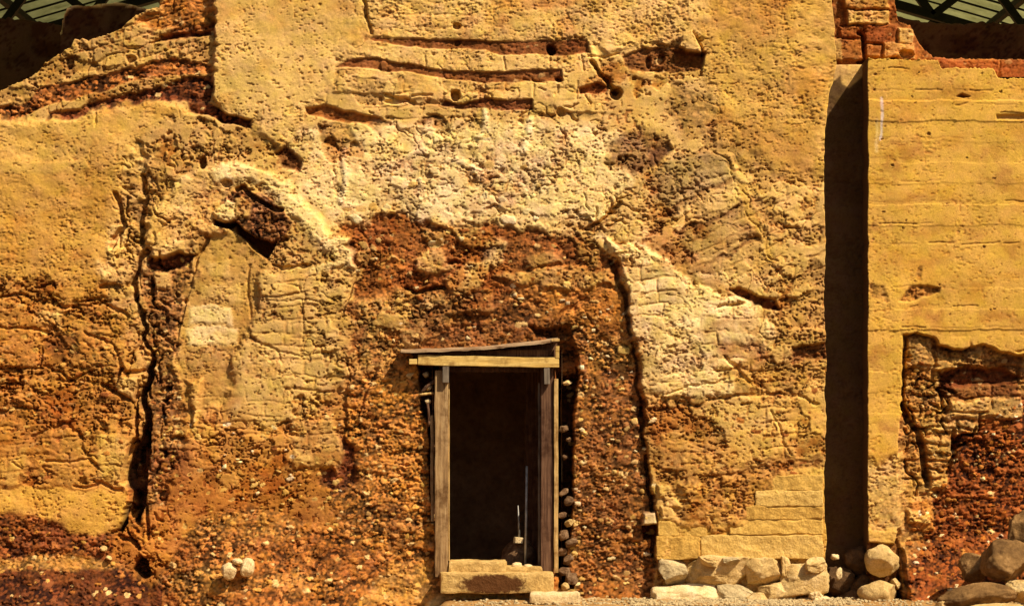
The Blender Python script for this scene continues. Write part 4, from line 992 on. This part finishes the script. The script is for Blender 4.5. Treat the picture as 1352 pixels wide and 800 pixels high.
# white cobbles on the slope
for i, (cx, cy, w, h, lab) in enumerate(((302, 754, 10, 10, 'larger left one of the white cobbles on the left debris slope'), (326, 749, 9, 11, 'upright right one of the white cobbles on the left debris slope'), (314, 741, 6, 4, 'smallest white cobble, between and above two larger ones'),
        (137, 724, 6, 5, 'pale pebble at the foot of the lower left plaster band'), (144, 736, 6, 4.5, 'pale flat pebble on the edge of the lower left mound'))):
    dy = -.285 if cx > 200 else -.03
    T(rock('cobble', STONE_PALE if cx > 200 else STONE_TAN, P(cx, cy, dy), (w / S * (1.15 if cx > 200 else .8), .085 if cx > 200 else .05, h / S * (1.15 if cx > 200 else .8)), 170 + i, None, 4, .2, .5), lab, 'cobble')

# boulders lower right
bd = [((1327, 741), 34, 29, -.85, .28, STONE_BROWN, 'largest brown boulder at the lower right, with a rounded top', .1), ((1350, 708), 22, 34, -.55, .2, STONE_BROWN, 'dark upright boulder behind the largest one at the right edge', .2),
      ((1290, 788), 50, 17, -1.15, .22, STONE_BROWN, 'long low tan boulder lying in front at the bottom right', -.12), ((1352, 780), 24, 15, -1.1, .2, STONE_TAN, 'tan boulder beside the long low one, at the right edge', .1),
      ((1318, 806), 40, 10, -1.4, .2, STONE_TAN, 'half hidden boulder in front of the long low one', 0), ((1244, 800), 9, 12, -1.2, .08, STONE_TAN, 'small upright stone at the left tip of the long low boulder', .1), ((1286, 748), 24, 20, -.62, .16, STONE_BROWN, 'dark wedge shaped boulder left of the largest one', -.6)]
for i, ((cx, cy), w, h, y, dep, m, lab, rt) in enumerate(bd):
    T(rock('boulder', m, P(cx, cy, y), (w / S, dep, h / S), 200 + i, None, 5, rt, .8, .12), lab, 'boulder', 'boulders at the foot of the buttress')
# shards in the slot
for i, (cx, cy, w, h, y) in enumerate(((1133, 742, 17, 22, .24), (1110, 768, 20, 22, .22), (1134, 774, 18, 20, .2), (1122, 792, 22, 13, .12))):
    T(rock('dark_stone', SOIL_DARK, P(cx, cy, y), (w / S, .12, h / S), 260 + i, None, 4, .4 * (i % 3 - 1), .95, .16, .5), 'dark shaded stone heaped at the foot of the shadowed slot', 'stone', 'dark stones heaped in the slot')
for i, (cx, cy, w, h) in enumerate(((1102, 735, 6, 5), (1108, 757, 5, 9), (1093, 795, 14, 9))):
    T(rock('slot_shard', STONE_PALE, P(cx, cy, (.14, .04, -.15)[i]), (w / S, .05, h / S), 230 + i, None, 3, .3, .8), 'pale broken stone at the foot of the dark slot', 'stone', 'broken stones in the slot')

# ================================================================== GROUND
gm = stone_material('trodden_ground', (.22, .115, .035), (.36, .20, .065), (.50, .31, .12), 4)
def dim_unseen_ground(m):
    """Beyond the strip at the wall foot the unseen ground is darkened to cut bounce light."""
    nt = m.node_tree; b = nt.nodes['Principled BSDF']
    src = b.inputs['Base Color'].links[0].from_socket
    geo = nt.nodes.new('ShaderNodeNewGeometry'); sp = nt.nodes.new('ShaderNodeSeparateXYZ'); nt.links.new(geo.outputs['Position'], sp.inputs[0])
    mr = nt.nodes.new('ShaderNodeMapRange'); mr.inputs['From Min'].default_value = -1.5; mr.inputs['From Max'].default_value = -1.9
    nt.links.new(sp.outputs[1], mr.inputs['Value'])
    nt.links.new(mixc(nt, src, (.07, .042, .02), mr.outputs[0]), b.inputs['Base Color'])  # dark tone added out of view, so less light bounces into shadows
dim_unseen_ground(gm)
def ground():
    bm = bmesh.new()
    nx, ny = 260, 60
    x0, x1, y0, y1 = -5.6, 5.6, -2.6, .9
    vs = [[bm.verts.new((x0 + (x1 - x0) * i / nx, y0 + (y1 - y0) * j / ny,
            .018 * mnoise.fractal(Vector((x0 + (x1 - x0) * i / nx, j * .06, 0)) * 3.2, 1, 2, 4) - .005 * (j == 0 or i in (0, nx)) - .16 * max(0, min(1, (X(590) - (x0 + (x1 - x0) * i / nx)) / .2)))) for i in range(nx + 1)] for j in range(ny + 1)]
    for j in range(ny):
        for i in range(nx): bm.faces.new((vs[j][i], vs[j][i + 1], vs[j + 1][i + 1], vs[j + 1][i])).smooth = True
    # run the same sheet out to the horizon
    B = 400
    ring = [vs[0][i] for i in range(nx + 1)]
    a = bm.verts.new((-B, -B, -.02)); c = bm.verts.new((B, -B, -.02)); d = bm.verts.new((B, B, -.02)); e = bm.verts.new((-B, B, -.02))
    bm.faces.new(ring[::-1] + [a, c]); bm.faces.new([vs[j][nx] for j in range(ny + 1)][::-1] + [vs[0][nx], c, d][1:]) if False else None
    bm.faces.new([vs[j][nx] for j in range(ny + 1)][::1] + [d, c]).normal_flip() if True else None
    bm.faces.new([vs[ny][i] for i in range(nx + 1)] + [d, e]); bm.faces.new([vs[j][0] for j in range(ny + 1)][::-1] + [a, e][::1])
    bmesh.ops.recalc_face_normals(bm, faces=bm.faces)
    me = bpy.data.meshes.new('ground'); bm.to_mesh(me); bm.free()
    tag(link('ground', me, gm), 'trodden pale earth ground at the foot of the wall', None, None, 'structure')
ground()
def gravel():
    base = []
    bm = bmesh.new()
    rn = random.Random(5)
    for i in range(2600):
        x = rn.uniform(X(600), 5.2) if i > 1300 else rn.uniform(X(830), X(1120)); y = -rn.uniform(.0, 1.0)
        r = rn.uniform(.006, .022)
        m = Matrix.Translation((x, y, r * .3)) @ Matrix.Rotation(rn.uniform(0, 6), 4, 'Z') @ Matrix.Diagonal((1, rn.uniform(.6, 1), rn.uniform(.5, .8), 1))
        bmesh.ops.create_icosphere(bm, subdivisions=1, radius=r, matrix=m)
    for v in bm.verts: v.co += mnoise.noise_vector(v.co * 60) * .004
    me = bpy.data.meshes.new('gravel'); bm.to_mesh(me); bm.free()
    tag(link('gravel', me, STONE_GREY), 'loose grey gravel scattered along the foot of the wall', None, None, 'stuff')
gravel()

# ================================================================== BEHIND: dark earth banks and the shelter roof
def bank(name, label, pts, y, thick, seed, lit_rim_col=None):
    """A rough earth bank with the given broken outline (photograph pixels), really `thick` metres deep."""
    b2 = Sheet(pts[0][0], pts[-1][0], 640, pts, 3, seed)
    b2.partid('earth_face'); b2.part[:] = 0
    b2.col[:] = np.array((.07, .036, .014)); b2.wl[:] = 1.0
    if lit_rim_col: b2.lay([(x, y + 1.5) for x, y in pts], .03, lit_rim_col, None, 1, 2, line=3)  # sunlit top rim painted as a pale line
    b2.finish_relief(seed, lump=.6)
    e = empty(name, (X((pts[0][0] + pts[-1][0]) / 2), y, 3.5)); tag(e, label, 'earth bank')
    obs = b2.build(e, EARTH, 0, thick, .3, .3)
    k = (CAM_D + y) / CAM_D
    for ob in obs:
        me = ob.data; n = len(me.vertices); co = np.empty(n * 3, np.float32); me.vertices.foreach_get('co', co); co = co.reshape(-1, 3)
        co[:, 0] *= k; co[:, 2] = EYE + (co[:, 2] - EYE) * k; co[:, 1] += y
        me.vertices.foreach_set('co', co.reshape(-1)); me.update()
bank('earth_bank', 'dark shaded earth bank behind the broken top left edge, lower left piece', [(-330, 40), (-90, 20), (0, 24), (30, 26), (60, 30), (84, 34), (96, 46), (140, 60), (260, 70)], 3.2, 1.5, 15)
bank('earth_bank', 'brown earth bank with a painted sunlit rim behind the wall, upper left', [(80, 44), (84, 22), (90, 10), (97, 7), (112, 8), (135, 6), (155, 4), (172, 6), (192, 12), (240, 20)], 2.2, .8, 16, PALE2)
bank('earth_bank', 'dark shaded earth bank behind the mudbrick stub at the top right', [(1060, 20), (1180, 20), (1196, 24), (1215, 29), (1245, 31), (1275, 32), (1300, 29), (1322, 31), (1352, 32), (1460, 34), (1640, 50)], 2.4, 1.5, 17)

roofm, nt, bs = new_mat('green_translucent_sheet')
bs.inputs['Base Color'].default_value = (.30, .31, .13, 1)
geo = nt.nodes.new('ShaderNodeNewGeometry')
nn = noise_node(nt, 2.5, 5, geo.outputs['Position'], .7)
rr = ramp(nt, nn.outputs['Fac'], [(.3, (.20, .20, .07)), (.7, (.46, .46, .19))])
nt.links.new(rr.outputs['Color'], bs.inputs['Base Color'])
tl = nt.nodes.new('ShaderNodeBsdfTranslucent'); nt.links.new(rr.outputs['Color'], tl.inputs['Color'])
mx = nt.nodes.new('ShaderNodeMixShader'); mx.inputs[0].default_value = .6
nt.links.new(bs.outputs[0], mx.inputs[1]); nt.links.new(tl.outputs[0], mx.inputs[2])
nt.links.new(mx.outputs[0], nt.nodes['Material Output'].inputs['Surface'])

shelter = empty('shelter_roof', (0, 8, 7))
tag(shelter, 'green translucent gable roof on dark steel trusses behind the wall top', 'roof')
RZ, PIT = 8.36, .29
def roof_z(x): return RZ - abs(x) * PIT
for sgn in (-1, 1):
    for k in range(8):
        y0 = .9 + k * 1.9; y1 = y0 + 1.88
        bm = bmesh.new(); rows = []
        n = 42
        for j in range(n + 1):
            yy = y0 + (y1 - y0) * j / n
            wv = .018 * math.sin(j * math.pi * 2 / 3)
            rows.append([bm.verts.new((sgn * x, yy, roof_z(x) + wv + .006 * (k % 2))) for x in (0.02, 3, 6, 9, 12)])
        for A, B in zip(rows[:-1], rows[1:]):
            for q in range(4): bm.faces.new((A[q], A[q + 1], B[q + 1], B[q]))
        me = bpy.data.meshes.new('roof_sheet'); bm.to_mesh(me); bm.free(); link('roof_sheet', me, roofm, shelter)
def bars(name, segs, r, parent, mat):
    bm = bmesh.new()
    for a, b_ in segs:
        a, b_ = Vector(a), Vector(b_); d = b_ - a
        q = d.to_track_quat('Z', 'Y').to_matrix().to_4x4()
        m = Matrix.Translation((a + b_) / 2) @ q @ Matrix.Diagonal((r * 2, r * 2, d.length, 1))
        bmesh.ops.create_cube(bm, size=1, matrix=m)
    me = bpy.data.meshes.new(name); bm.to_mesh(me); bm.free(); return link(name, me, mat, parent)
for yy in (3.0, 6.6, 10.2, 13.8):
    seg = []
    for sgn in (-1, 1):
        seg.append(((0, yy, RZ - .12), (sgn * 12, yy, roof_z(12) - .12))); seg.append(((0, yy, RZ - .75), (sgn * 12, yy, roof_z(12) - .75)))
        N = 20
        for i in range(N):
            xa = sgn * 12 * i / N; xb = sgn * 12 * (i + 1) / N
            seg.append(((xa, yy, roof_z(xa) - .12), (xb, yy, roof_z(xb) - .75)) if i % 2 else ((xa, yy, roof_z(xa) - .75), (xb, yy, roof_z(xb) - .12)))
    bars('roof_truss', seg, .045, shelter, STEEL)
for sgn in (-1, 1):
    for x in (1.5, 3.0, 4.5, 6.0, 7.5, 9.0, 10.5):
        bars('purlin', [((sgn * x, .9, roof_z(x) - .07), (sgn * x, 16, roof_z(x) - .07))], .04, shelter, STEEL)
for sgn in (-1, 1):
    for xx in (8.4,):
        seg = [((sgn * xx, .9, roof_z(xx) - .75), (sgn * xx, 16, roof_z(xx) - .75))]
        for i in range(18): seg.append(((sgn * xx, .9 + i * .84, roof_z(xx) - (.12 if i % 2 else .75)), (sgn * xx, .9 + (i + 1) * .84, roof_z(xx) - (.75 if i % 2 else .12))))
        bars('tie_truss', seg, .035, shelter, STEEL)
    for k in range(50): bars('roof_rib', [((sgn * .05, 1.0 + k * .30, roof_z(.05) - .02), (sgn * 12, 1.0 + k * .30, roof_z(12) - .02))], .012, shelter, STEEL) if k % 2 else None
    for yy in (3.0, 10.2): bars('column', [((sgn * 11.6, yy, 0), (sgn * 11.6, yy, roof_z(11.6) - .1))], .1, shelter, STEEL)

# ================================================================== LIGHT, SKY, CAMERA
sv = Vector((1.0, -.88, 1.5)).normalized()
sun = bpy.data.lights.new('sun', 'SUN'); sun.energy = 5.0; sun.angle = R(.5); sun.color = (1, .845, .63)
so = bpy.data.objects.new('sun', sun); so.rotation_euler = sv.to_track_quat('Z', 'Y').to_euler(); so.location = (8, -8, 14); COL.objects.link(so)
w = bpy.data.worlds.new('World'); scene.world = w; w.use_nodes = True
nt = w.node_tree; bg = nt.nodes['Background']
sky = nt.nodes.new('ShaderNodeTexSky'); sky.sky_type = 'NISHITA'; sky.sun_disc = False
sky.sun_elevation = math.asin(sv.z); sky.sun_rotation = math.atan2(sv.x, sv.y); sky.dust_density = 4.0
nt.links.new(sky.outputs[0], bg.inputs[0]); bg.inputs[1].default_value = .05

cam = bpy.data.cameras.new('camera'); co = bpy.data.objects.new('camera', cam); COL.objects.link(co)
co.location = (0, -CAM_D, EYE); co.rotation_euler = (R(90), 0, 0)
Wm = 1352 / S
cam.sensor_width = 36; cam.lens = 36 * CAM_D / Wm
cam.shift_y = (Z(400) - EYE) / Wm
cam.clip_end = 2000; cam.clip_start = .1
scene.camera = co
vs = scene.view_settings
vs.view_transform = 'Standard'; vs.look = 'None'; vs.gamma = 1; vs.use_curve_mapping = False; vs.exposure = .50
scene.cycles.max_bounces = 6
